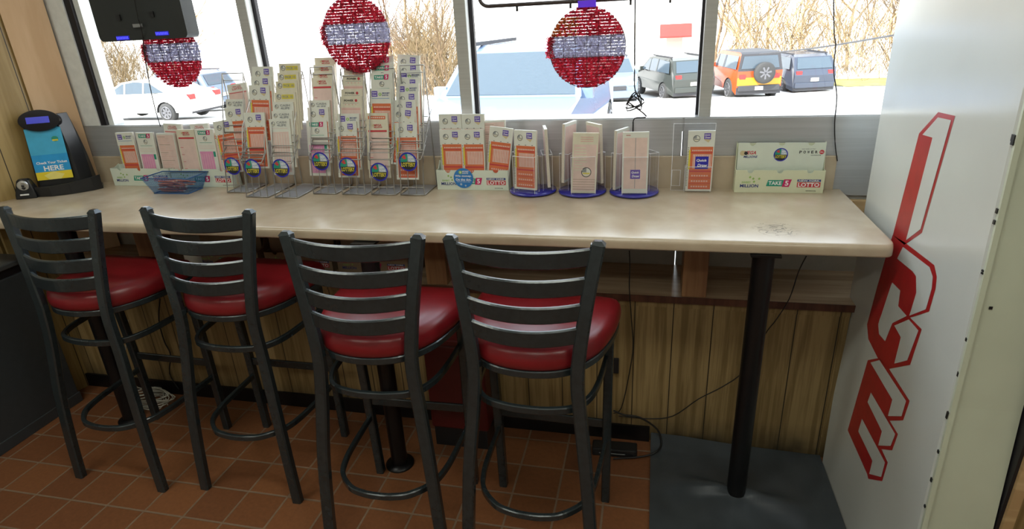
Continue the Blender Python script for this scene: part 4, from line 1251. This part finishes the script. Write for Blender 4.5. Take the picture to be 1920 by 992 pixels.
bauble(668, 66, .150, .60, 'red and white tinsel bauble behind the wire racks', M_CAPR, 2)
bauble(1101, 90, .148, .60, 'red, orange and white tinsel bauble under the tube sign', M_CAPP, 3)

# ------------------------------------------------------------------ black sign housing
pc = at(268, 76, y=.50)
t = thing('sign_housing', 'black rectangular sign housing hanging in the left window', 'sign', (pc.x + .005, .50, pc.z + .002), 0)
def rrect(w_, h0, h1, r_):
    pts = []
    for cx_, cz_, a0 in ((w_ - r_, h0 + r_, -PI / 2), (w_ - r_, h1 - r_, 0), (-w_ + r_, h1 - r_, PI / 2), (-w_ + r_, h0 + r_, PI)):
        for i in range(6):
            a = a0 + PI / 2 * i / 5; pts.append((cx_ + r_ * math.cos(a), 0, cz_ + r_ * math.sin(a)))
    return pts
HOUS = t
mb = MB(); mb.prism(rrect(.228, 0, .46, .022), (0, .075, 0), mat('sign_black', (0.022, 0.027, 0.027), 0.45), None)
bevel(mb.build('housing', t), .003)
mb = MB()
for x, z in ((-.098, .095), (.075, .100)): MB().box((x - .008, -.006, z - .012), (x + .012, .001, z + .012), M_BPLAS).build('clip', t)
mb = MB().box((-.028, -.010, .052), (.014, .001, .066), mat('grey_connector', (0.25, 0.26, 0.26), 0.4)); mb.build('connector', t)
M_LEDB = mat('blue_led_glow_panel', (0.01, 0.01, 0.2), 0.4, emit=(0.01, 0.01, 0.35), es=1.0)
M_LED = mat('blue_led', (0.02, 0.02, 0.5), 0.4, emit=(0.1, 0.1, 1.0), es=1.3)
mb = MB()
for x, z in ((-.105, .012), (.102, .022)):
    mb = MB().box((x - .034, -.0006, z - .008), (x + .034, .0005, z + .009), M_LEDB)
    for i in range(8): mb.box((x - .032 + i * .008, -.0015, z - .005), (x - .028 + i * .008, .0005, z + .006), M_LED)
    mb.build('blue_led_row', t)
mb = MB()
for x in (-.18, .18): mb.tube([(x, .02, .455), (x, .02, 2.5 - t.location.z)], .0015, M_CORD, 5)
mb.build('hanging_cord', t)
def cord(name, pts, r, m, lab, cat='cord', group=None, smooth=4):
    P = [Vector(p) for p in pts]; out = []
    for i in range(len(P) - 1):
        p0, p1, p2, p3 = P[max(i - 1, 0)], P[i], P[i + 1], P[min(i + 2, len(P) - 1)]
        for k in range(smooth):
            u = k / smooth
            out.append(0.5 * ((2 * p1) + (p2 - p0) * u + (2 * p0 - 5 * p1 + 4 * p2 - p3) * u * u + (-p0 + 3 * p1 - 3 * p2 + p3) * u ** 3))
    out.append(P[-1])
    c0 = out[-1].copy()
    mb = MB(); mb.tube([p - c0 for p in out], r, m, 6)
    return tag(mb.build(name, None, c0), lab, cat, group)
pw_cord = cord('power_cord', [at(246, -30, y=.485), at(258, 30, y=.485), at(266, 60, y=.485), at(274, 120, y=.56), at(283, 170, y=.60), at(293, 212, y=.62), at(301, 237, y=.632)], .0022, M_CORD, 'black cord hanging down from the black sign housing')

pw_cord.parent = HOUS; pw_cord.location = pw_cord.location - HOUS.location
for k_ in ('label', 'category'): del pw_cord[k_]
# ------------------------------------------------------------------ tube sign frame (right of centre)
pa, pb = at(932, 12, y=.60), at(1262, 1, y=.60)
t = thing('tube_sign', 'dark tube frame of a window sign above the tinsel bauble', 'sign', ((pa.x + pb.x) / 2, .60, pa.z), 0)
hw_ = (pb.x - pa.x) / 2
rr_ = rrect(hw_ + .07, .002, .30, .035)
M_TUBE = mat('dark_tube', (0.05, 0.035, 0.032), 0.25)
mb = MB(); mb.tube(rr_, .0075, M_TUBE, 10, closed=True, upv=(0, 1, 0)); mb.build('tube', t)
mb = MB()
for x in (-hw_ + .08, -.045, .18, hw_ - .01):
    mb.box((x - .004, -.006, -.022), (x + .004, .006, .002), M_BPLAS)
mb.build('bracket', t)
mb = MB()
for i in range(3): mb.tube([(-hw_ + .05, .008, .08 + i * .07), (hw_ - .02, .008, .08 + i * .07)], .006, M_TUBE, 8)
mb.build('inner_tube', t)
mb = MB()
for x in (-.2, .2): mb.tube([(x, 0, .30), (x, 0, 2.5 - t.location.z)], .0015, M_CORD, 5)
mb.build('hanging_cord', t)

# cord bundle
y_ = .625
pts = [at(1191, -20, y=y_), at(1190.5, 40, y=y_), at(1190, 120, y=y_), at(1191, 170, y=y_ - .03)]
rnd = random.Random(4)
for i in range(11):
    a = i * 2.2; rr = 16 + 6 * math.sin(i * 1.7)
    pts.append(at(1190 + rr * math.cos(a) * 1.1, 192 + rr * math.sin(a) * .9, y=y_ - .04 + .004 * (i % 4)))
pts += [at(1212, 218, y=y_ - .03), at(1190, 222, y=y_ - .03), at(1187, 238, y=y_ - .03), at(1187, 262, y=.60)]
cord('cord_bundle', pts, .0028, M_CORD, 'tangled black cord hanging in the window above the right spinning holder')
cord('window_cord', [at(1563, -20, y=.63), at(1564, 60, y=.63), at(1567, 85, y=.63), at(1563, 130, y=.63), at(1569, 180, y=.63), at(1565, 230, y=.625), at(1566, 270, y=.625), at(1570, 302, y=.622)], .0022, M_CORD, 'thin black cord hanging at the right window above the two-tier tray')
# below the counter
cord('table_cord', [at(1180, 470, y=.30), at(1181, 500, y=.30), at(1180, 540, y=.300), at(1184, 600, y=.318), at(1187, 650, y=.318), at(1180, 700, y=.318), at(1165, 765, y=.318), at(1150, 775, y=.315)], .0022, M_CORD, 'thin black cord running down the panelling beside the rightmost stool', 'cord')
cord('plug_cord', [at(1512, 480, y=.28), at(1497, 510, y=.28), at(1480, 560, y=.29), at(1455, 600, y=.30), at(1435, 626, y=.318), at(1395, 695, y=.318), at(1355, 725, y=.318), at(1310, 748, y=.318), at(1262, 780, y=.318), at(1215, 785, y=.318), at(1160, 780, y=.31)], .0022, M_CORD, 'black cord crossing the panelling behind the right pole', 'cord')
cord('loop_cord', [at(1150, 770, y=.31), at(1170, 778, y=.31), at(1200, 783, y=.31), at(1232, 805, y=.31), at(1240, 830, y=.29), at(1232, 846, z=.03), at(1205, 856, z=.012), at(1150, 860, z=.012)], .004, M_CORD, 'thick black cord looping to the floor at the corner of the rubber mat', 'cord')
t = thing('power_strip', 'black power adapter lying against the panelling left of the mat', 'power adapter', at(1150, 850, z=0.0), math.radians(2))
bevel(MB().box((-.09, -.025, 0), (.10, .035, .040), M_BPLAS).build('body', t), .006)
MB().box((-.06, -.027, .018), (.05, -.0255, .020), M_GREY).build('seam', t)
o = MB().box((-.012, -.014, -.035), (.012, 0, .035), M_BPLAS).build('outlet_cover', None, at(1155, 684, y=.337)); bevel(o, .002)
tag(o, 'black outlet cover on the panelling right of the rightmost stool', 'outlet')
# dark red bin behind the third stool
t = thing('red_box', 'dark red box standing against the panelling between the two right stools', 'box', at(815, 790, z=0.0), 0)
t.location = (-1.50, .225, 0)
M_RB = mat('dark_red_plastic', (0.10, 0.008, 0.008), 0.4)
bevel(MB().box((-.13, -.07, .10), (.13, .085, .52), M_RB).build('body', t), .01)
bevel(MB().box((-.135, -.075, .52), (.135, .088, .55), M_RB).build('lid', t), .006)
MB().box((-.12, -.06, 0), (.12, .08, .0995), M_BPLAS).build('base', t)  # black block stands in for the shadow under the box
# stored trays on the ledge
for x, lab in ((-2.30, 'tan card tray stored on the ledge behind the second stool'), (-1.93, 'tan card tray stored on the ledge behind the third stool'), (-2.68, 'tan card tray stored on the ledge between the two left stools')):
    tray(x, .40, lab, M_DCARD, M_DCARD, True, z0=.7165, depth=.10, group='card trays stored under the counter')
def roll_(x, y, z, lab):
    t = thing('paper_roll', lab, 'paper roll', (x, y, z), 0, 'paper rolls under the counter')
    MB().lathe([(.010, 0), (.040, 0), (.042, .004), (.042, .072), (.040, .075), (.010, .075), (.010, 0)], M_PAPER, 28).build('paper', t)
    MB().lathe([(.0098, .001), (.0098, .076), (.008, .076), (.008, .001)], M_DCARD, 18).build('core', t)
roll_(-2.86, .40, .7165, 'white paper roll on the ledge behind the leftmost stool')
# white cable tangle
pts = []
cc = at(265, 760, z=.02)
rnd = random.Random(9)
for i in range(40):
    a = i * 1.35
    pts.append(Vector((cc.x + (.12 + .05 * math.sin(i * 2.1)) * math.cos(a), cc.y + .04 + (.06 + .02 * math.cos(i * 1.3)) * math.sin(a), .008 + .002 * i * .6)))
pts += [at(232, 690, y=.20), at(238, 640, y=.22), at(240, 600, y=.23)]
cord('white_cable', pts, .0032, M_WCORD, 'tangled off-white cable on the floor behind the leftmost stool', 'cable')
t = thing('adapter_plug', 'small off-white power plug in the cable tangle on the floor', 'plug', (cc.x - .02, cc.y + .15, 0.0), .5)
bevel(MB().box((-.03, -.02, 0), (.03, .02, .035), M_WCORD).build('body', t), .004)
MB().box((.03, -.008, .012), (.045, -.005, .02), M_WIRE).box((.03, .005, .012), (.045, .008, .02), M_WIRE).build('prong', t)
cord('wall_cord', [at(300, 560, y=.30), at(298, 600, y=.31), at(308, 640, y=.325), at(320, 665, y=.325), at(318, 700, y=.325), at(335, 730, y=.32)], .0035, M_CORD, 'black cord on the panelling between the two left stools', 'cord')

# ------------------------------------------------------------------ outside
M_ASPH = mat('sunlit_pavement', (0.62, 0.60, 0.57), 0.9, 0, 0.1, 0.4)
def gz(y): return -0.32 if y < 8 else -0.32 - 0.082 * (y - 8)
mb = MB()
ys = [0.78, 4, 8, 16, 26, 30, 60, 140]
zz = [gz(y) if y <= 26 else gz(26) - (0.0 if y < 31 else -0.02 * (y - 30)) for y in ys]
vs = [p for y, z in zip(ys, zz) for p in ((-90, y, z), (90, y, z))]
mb.add(vs, [(2 * i, 2 * i + 1, 2 * i + 3, 2 * i + 2) for i in range(len(ys) - 1)], M_ASPH)
o = mb.build('ground'); o['kind'] = 'structure'
M_GRASS = mat('dry_grass', (0.24, 0.2, 0.055), 0.95, 0, 0.2, 1.5)
mb = MB()
gx = [4.5 + i * 1.0 for i in range(30)]
gy = [(28.2 + .5 * math.sin(x * 1.3) + .3 * math.sin(x * 3.1)) for x in gx]
mb.add([(x, y, gz(26) + .02) for x, y in zip(gx, gy)] + [(x, 30.9, gz(26) + .02) for x in gx], [(i, i + 1, i + 31, i + 30) for i in range(29)], M_GRASS)
o = mb.build('grass_verge'); tag(o, 'yellowish dry grass verge beyond the pavement under the trees', 'grass', kind='stuff')
M_GLASSC = mat('car_glass', (0.05, 0.07, 0.09), 0.08)
M_TYRE = mat('tyre_rubber', (0.03, 0.03, 0.03), 0.8)
M_RIM = mat('wheel_rim', (0.12, 0.12, 0.13), 0.35, 0.4)
M_TRIMC = mat('black_car_trim', (0.03, 0.03, 0.035), 0.6)
M_TAIL = mat('tail_lamp', (0.5, 0.02, 0.02), 0.2)
M_HEAD = mat('head_lamp', (0.6, 0.62, 0.65), 0.1)
M_PLATE = mat('number_plate', (0.6, 0.58, 0.5), 0.5)
PROF = {
 'sedan': dict(L=4.7, W=1.8, H=1.42, body=[(-2.35, .35), (-2.33, .78), (-2.2, .95), (-1.55, 1.0), (-.85, 1.38), (-.2, 1.42), (.35, 1.36), (1.15, .96), (2.1, .78), (2.33, .62), (2.35, .3)],
               win=[(-1.45, 1.0), (-.82, 1.33), (-.2, 1.37), (.32, 1.31), (1.0, .97)], belt=.97, ws=(1.12, .97, .38, 1.34), rw=(-1.5, 1.01, -.88, 1.35), wr=.33),
 'suv': dict(L=4.7, W=1.9, H=1.72, body=[(-2.3, .42), (-2.35, .9), (-2.25, 1.12), (-1.95, 1.62), (-1.6, 1.70), (0, 1.72), (.45, 1.66), (1.15, 1.14), (2.15, 1.02), (2.33, .8), (2.35, .38)],
             win=[(-1.9, 1.14), (-1.7, 1.58), (-.2, 1.64), (.4, 1.58), (1.0, 1.15)], belt=1.12, ws=(1.12, 1.16, .5, 1.63), rw=(-2.24, 1.16, -1.98, 1.58), wr=.37),
 'jeep': dict(L=4.5, W=1.88, H=1.85, body=[(-2.1, .55), (-2.12, 1.15), (-2.05, 1.78), (-1.9, 1.84), (.2, 1.84), (.35, 1.78), (.62, 1.22), (2.0, 1.12), (2.1, 1.0), (2.1, .55)],
              win=[(-1.95, 1.22), (-1.9, 1.70), (.22, 1.70), (.5, 1.24)], belt=1.2, ws=(.61, 1.26, .38, 1.72), rw=(-2.115, 1.24, -2.06, 1.70), wr=.42),
}
def car(kind, paint, x, y, heading, label, z=None, roof=None, yel=None):
    P = PROF[kind]; z = gz(y) if z is None else z
    t = thing('car', label, 'car', (x, y, z), heading, None)
    hw0 = P['W'] / 2; belt = P['belt']; H_ = P['H']
    def hw_at(zv, xv):
        s_ = 1 - .17 * max(0, zv - belt) / (H_ - belt)
        s_ *= 1 - .10 * (abs(xv) / (P['L'] / 2)) ** 4
        return hw0 * s_
    wr = P['wr']; wx = P['L'] * .29
    body = list(P['body'])
    low = []
    x_r, x_f = body[0][0], body[-1][0]
    # underside with wheel arches
    for cxw in (wx, -wx):
        for i in range(9):
            a = PI * i / 8
            low.append((cxw + (wr + .06) * math.cos(a), wr + (wr + .06) * math.sin(a) * .95))
    under = [(x_f, .28)] + low + [(x_r, .28)]
    lower = [(a, min(b, belt)) for a, b in body]
    loop_ = body + under
    n_ = len(loop_)
    mb = MB()
    vs = [(a, -hw_at(b, a), b) for a, b in loop_] + [(a, hw_at(b, a), b) for a, b in loop_]
    mb.add(vs, [tuple(range(n_)), tuple(range(2 * n_ - 1, n_ - 1, -1))], paint)
    fs = [(i, i + n_, (i + 1) % n_ + n_, (i + 1) % n_) for i in range(n_)]
    tops = [f for i, f in enumerate(fs) if i < len(body) - 1]; rest = [f for i, f in enumerate(fs) if i >= len(body) - 1]
    for i, f in enumerate(tops):
        zz_ = (loop_[i][1] + loop_[i + 1][1]) / 2
        mb.add(vs, [f], (roof if roof and zz_ > belt + .15 else paint), False)
    mb.add(vs, rest, M_TRIMC)
    mb.build('body', t)
    mb = MB()
    for s in (-1, 1):
        w_ = P['win']
        segs = [(-10, -.62), (-.57, .1), (.15, 10)]
        cz = belt + .04
        pts = [(a, s * (hw_at(b, a) + .004), b) for a, b in w_]
        mb.poly(pts, M_GLASSC)
        for xx in (-.6, .2):
            ztp = max(b for a, b in w_) - .0
            mb.add([(xx - .03, s * (hw_at(belt, xx) + .007), belt), (xx + .03, s * (hw_at(belt, xx) + .007), belt), (xx + .03, s * (hw_at(ztp, xx) + .009), ztp), (xx - .03, s * (hw_at(ztp, xx) + .009), ztp)], [(0, 1, 2, 3)], roof or paint)
    mb.build('side_window', t)
    mb = MB()
    def panel(q, m, inset, off):
        xa, za, xb, zb_ = q
        nx_, nz_ = (zb_ - za), -(xb - xa)
        l = math.hypot(nx_, nz_); nx_, nz_ = nx_ / l * off, nz_ / l * off
        if (nx_ > 0) != (xa + xb > 0): nx_, nz_ = -nx_, -nz_
        if nz_ < 0: nz_ = -nz_
        wa, wb = hw_at(za, xa) - inset, hw_at(zb_, xb) - inset
        mb.poly([(xa + nx_, -wa, za + nz_), (xa + nx_, wa, za + nz_), (xb + nx_, wb, zb_ + nz_), (xb + nx_, -wb, zb_ + nz_)], m)
    panel(P['ws'], M_GLASSC, .08, .008); mb.build('windscreen', t)
    mb = MB(); panel(P['rw'], M_GLASSC, .12, .010); mb.build('rear_window', t)
    for sx_ in (-1, 1):
        for s in (-1, 1):
            M = Matrix.Translation((sx_ * wx, s * (hw0 - .12), wr)) @ Matrix.Rotation(PI / 2, 4, 'X')
            wb_ = MB().lathe([(0, -.1), (wr * .6, -.11), (wr * .93, -.11), (wr, -.07), (wr, .07), (wr * .93, .11), (wr * .6, .11), (0, .1)], M_TYRE, 24, M=M)
            wheel = wb_.build('wheel', t)
            mb2 = MB()
            for d in (-.116, .116):
                for k in range(7):
                    a = 2 * PI * k / 7
                    R_ = Matrix.Rotation(a, 4, 'Z')
                    mb2.add([(0.02, -.03, d), (wr * .6, -.035, d), (wr * .6, .035, d), (0.02, .03, d)], [(0, 1, 2, 3)], M_RIM, False, M @ R_)
                mb2.tube([(wr * .6 * math.cos(2 * PI * k / 18), wr * .6 * math.sin(2 * PI * k / 18), d) for k in range(18)], .02, M_RIM, 5, closed=True, M=M)
            mb2.build('rim', wheel)
    xr_, xf_ = x_r - .01, x_f + .01
    mb = MB().box((xr_ - .06, -hw0 * .86, .40), (xr_ + .10, hw0 * .86, .62), M_TRIMC if kind == 'jeep' or roof else paint)
    bevel(mb.build('rear_bumper', t), .03)
    mb = MB().box((xf_ - .12, -hw0 * .86, .34), (xf_ + .05, hw0 * .86, .60), M_TRIMC if kind == 'jeep' else paint)
    mb.box((xf_ - .04, -hw0 * .45, .62), (xf_ + .02, hw0 * .45, .78), M_TRIMC)
    bevel(mb.build('front_bumper', t), .02)
    zt_ = {'sedan': .84, 'suv': 1.0, 'jeep': .95}[kind]
    for s in (-1, 1):
        MB().box((x_r - .03, s * hw0 * .70 - .12, zt_ - .09), (x_r + .12, s * hw0 * .70 + .12, zt_ + .08), M_TAIL).build('tail_lamp', t)
        zz_ = {'sedan': .68, 'suv': .86, 'jeep': .95}[kind]
        MB().box((x_f - .16, s * hw0 * .68 - .15, zz_ - .07), (x_f + .015, s * hw0 * .68 + .15, zz_ + .07), M_HEAD).build('head_lamp', t)
    MB().box((x_r - .075, -.16, .66 if kind != 'jeep' else .44), (x_r - .02, .16, .80 if kind != 'jeep' else .58), M_PLATE).build('number_plate', t)
    if kind == 'jeep':
        M = Matrix.Translation((x_r - .16, -.12, 1.08)) @ Matrix.Rotation(PI / 2, 4, 'Y')
        sp = MB().lathe([(0, -.1), (.24, -.11), (.36, -.11), (.40, -.07), (.40, .07), (.36, .11), (.24, .11), (0, .1)], M_TYRE, 28, M=M).build('spare_wheel', t)
        mb2 = MB()
        for k in range(7): mb2.add([(0.02, -.03, -.116), (.23, -.035, -.116), (.23, .035, -.116), (.02, .03, -.116)], [(0, 1, 2, 3)], M_RIM, False, M @ Matrix.Rotation(2 * PI * k / 7, 4, 'Z'))
        mb2.build('rim', sp)
        if yel: MB().quad(0, 0, 0, 0, 0, yel) and MB().add([(x_r - .012, -hw0 * .9, .62), (x_r - .012, hw0 * .9, .62), (x_r - .012, hw0 * .9, 1.14), (x_r - .012, -hw0 * .9, 1.14)], [(0, 3, 2, 1)], yel).build('tailgate', t)
    if kind == 'suv':
        mb2 = MB()
        for s in (-1, 1): mb2.bar([(-1.7, s * hw0 * .74, 1.73), (.3, s * hw0 * .74, 1.75)], .04, .05, M_TRIMC)
        mb2.build('roof_rail', t)
    for s in (-1, 1):
        xm = P['ws'][0] - .15
        MB().box((xm - .06, s * (hw0 + .02) - .09, belt - .02), (xm + .06, s * (hw0 + .02) + .09, belt + .14), paint).build('mirror', t)
    return t
C_BLUE = mat('pale_blue_car_paint', (0.17, 0.24, 0.38), 0.15, 0.3)
C_WHITE = mat('white_car_paint', (0.75, 0.73, 0.68), 0.2)
C_BLACK = mat('black_car_paint', (0.045, 0.05, 0.045), 0.2, 0.2)
C_GREYB = mat('blue_grey_car_paint', (0.16, 0.2, 0.26), 0.2, 0.3)
C_ORA = mat('orange_car_paint', (0.42, 0.055, 0.014), 0.25)
C_YEL = mat('yellow_tailgate_paint', (0.5, 0.24, 0.01), 0.3)
C_NAVY = mat('dark_navy_car_paint', (0.05, 0.06, 0.085), 0.2, 0.3)
car('suv', C_BLUE, -2.45, 6.9, math.radians(-94), 'pale blue car parked nose-in right outside the middle window')
car('sedan', C_WHITE, -18.5, 17.2, math.radians(178), 'white sedan seen side-on in the left window')
car('suv', C_GREYB, -21.3, 22.0, math.radians(176), 'blue-grey car behind the white sedan')
car('suv', C_GREYB, -2.6, 24.5, math.radians(-80), 'dark blue-grey car facing the store behind the tinsel bauble')
car('suv', C_BLACK, -.05, 26.3, math.radians(112), 'black car parked rear-first left of the right window mullion')
car('jeep', C_ORA, 2.75, 26.0, math.radians(103), 'orange off-road car with black roof and spare wheel', roof=M_TRIMC, yel=C_YEL)
car('suv', C_NAVY, 5.2, 28.6, math.radians(104), 'dark navy car right of the orange off-road car')

# white building across the lot
t = thing('far_building', 'white building across the parking lot with a red awning', 'building', (-1.5, 46, -1.5), 0)
M_BW = mat('white_facade', (0.85, 0.84, 0.8), 0.8); M_AW = mat('red_awning', (0.2, 0.02, 0.015), 0.6); M_BWIN = mat('facade_window', (0.42, 0.38, 0.33), 0.4)
MB().box((-9, 0, 0), (6.2, 8, 4.2), M_BW).build('wall', t)
MB().box((-9.2, -.2, 4.2), (6.4, 8.2, 4.4), M_BW).build('roof', t)
MB().prism([(1.0, -.05, 2.2), (1.0, -.9, 1.4), (1.0, -.9, 1.3), (1.0, -.05, 1.3)], (2.2, 0, 0), M_AW).build('awning', t)
for x in (-2.2, -1.0, 4.2, 5.4): MB().box((x, -.05, 1.3), (x + .9, .02, 2.4), M_BWIN).build('window', t)
MB().box((1.5, -.04, 0), (2.6, .02, 1.3), M_BWIN).build('door', t)

# bare trees
M_BARK = mat('pale_bark', (0.13, 0.085, 0.045), 0.9, 0, 0.25, 3)
M_BARK2 = mat('tan_bark', (0.30, 0.22, 0.12), 0.9, 0, 0.25, 3)
def tree_mesh(seed, h):
    rnd = random.Random(seed); mb = MB()
    def br(p, d, L, r, lv):
        q = p + d * L
        mid = p + d * L * .5 + Vector((rnd.uniform(-1, 1), rnd.uniform(-1, 1), 0)) * L * .05
        k = 6 if lv == 0 else 4 if lv < 2 else 3
        prof_r = [r, r * .82, r * .62]
        vs = []
        t_ = d.normalized(); u = Vector((0, 1, 0)) if abs(t_.y) < .9 else Vector((1, 0, 0)); s1 = t_.cross(u).normalized(); s2 = s1.cross(t_)
        for c_, rr in zip((p, mid, q), prof_r):
            for i in range(k):
                a = 2 * PI * i / k; vs.append(c_ + s1 * rr * math.cos(a) + s2 * rr * math.sin(a))
        fs = [(j * k + i, j * k + (i + 1) % k, (j + 1) * k + (i + 1) % k, (j + 1) * k + i) for j in range(2) for i in range(k)]
        mb.add(vs, fs, M_BARK if seed % 2 else M_BARK2, True)
        if lv >= 4: return
        nb = 4 if lv == 0 else 3
        for i in range(nb):
            f = rnd.uniform(.35, 1.0) if lv else rnd.uniform(.25, 1.0)
            ax = Vector((rnd.uniform(-1, 1), rnd.uniform(-1, 1), rnd.uniform(-.15, .5))).normalized()
            nd = (d * .75 + ax * .8 + Vector((0, 0, .15))).normalized()
            br(p + d * L * f, nd, L * rnd.uniform(.5, .72), r * .55, lv + 1)
        br(q, (d + Vector((rnd.uniform(-.3, .3), rnd.uniform(-.3, .3), .1))).normalized(), L * .7, r * .62, lv + 1)
    br(Vector((0, 0, -.2)), Vector((rnd.uniform(-.1, .1), 0, 1)).normalized(), h * .38, h * .0105, 0)
    return mb.mesh('bare_tree')
TM = [tree_mesh(s, h) for s, h in ((1, 8), (2, 9), (3, 7), (4, 8.5))]
rnd = random.Random(21)
LX0, LX1 = -34.0, -29.5
MX0, MX1 = -14.3, -10.6
spots = []
for i in range(13): spots.append((3.0 + i * 1.9 + rnd.uniform(-.6, .6), rnd.uniform(31, 37)))
for i in range(10): spots.append((3.5 + i * 2.7 + rnd.uniform(-.8, .8), rnd.uniform(38, 43)))
for i in range(9): spots.append((LX0 + i * (LX1 - LX0) / 8 + rnd.uniform(-.5, .5), rnd.uniform(24, 31)))
for i in range(5): spots.append((MX0 + i * (MX1 - MX0) / 4 + rnd.uniform(-.3, .3), rnd.uniform(27, 31)))
for i, (x, y) in enumerate(spots):
    o = link('bare_tree', TM[i % 4], None, (x, y, -2.0), rnd.uniform(0, 6))
    sc = rnd.uniform(.85, 1.15); o.scale = (sc, sc, sc)
    if x > 0: tag(o, 'leafless pale tree beyond the parking lot, behind the parked orange and dark cars', 'tree', 'bare trees behind the right window')
    else: tag(o, 'leafless pale tree beyond the parking lot, in the left windows behind the white sedan', 'tree', 'bare trees behind the left windows')
# brush thicket below the trees
mb = MB(); rnd = random.Random(31)
for i in range(7500):
    u = rnd.random()
    if u < .5: x = rnd.uniform(3, 32); y = rnd.uniform(30, 36)
    elif u < .8: x = rnd.uniform(LX0 - 1, LX1 + 1); y = rnd.uniform(25, 30)
    else: x = rnd.uniform(MX0, MX1); y = rnd.uniform(28, 31)
    h = rnd.uniform(.6, 2.2) if rnd.random() < .35 else rnd.uniform(2, 6.5); p = Vector((x, y, -2.0)); p.z += rnd.uniform(0, 2.5) * (h > 2); h = min(h, 3.2); q = p + Vector((rnd.uniform(-1, 1), rnd.uniform(-1, 1), rnd.uniform(.5, 1.3))).normalized() * h
    wv = Vector((.018, 0, 0)); wv2 = Vector((0, .018, 0))
    mb.add([p - wv, p + wv, q, p - wv2, p + wv2], [(0, 1, 2), (3, 4, 2)], M_BARK2)
o = mb.build('brush_thicket'); tag(o, 'dry tan brush below the leafless trees', 'brush', kind='stuff')
# sagging cable outside
a_, b_ = at(1425, 101, y=20), at(1700, 62, y=12)
cord('overhead_cable', [a_, a_.lerp(b_, .5) - Vector((0, 0, .05)), b_], .022, M_TRIMC, 'thin dark cable slanting across the right window outside', 'cable')
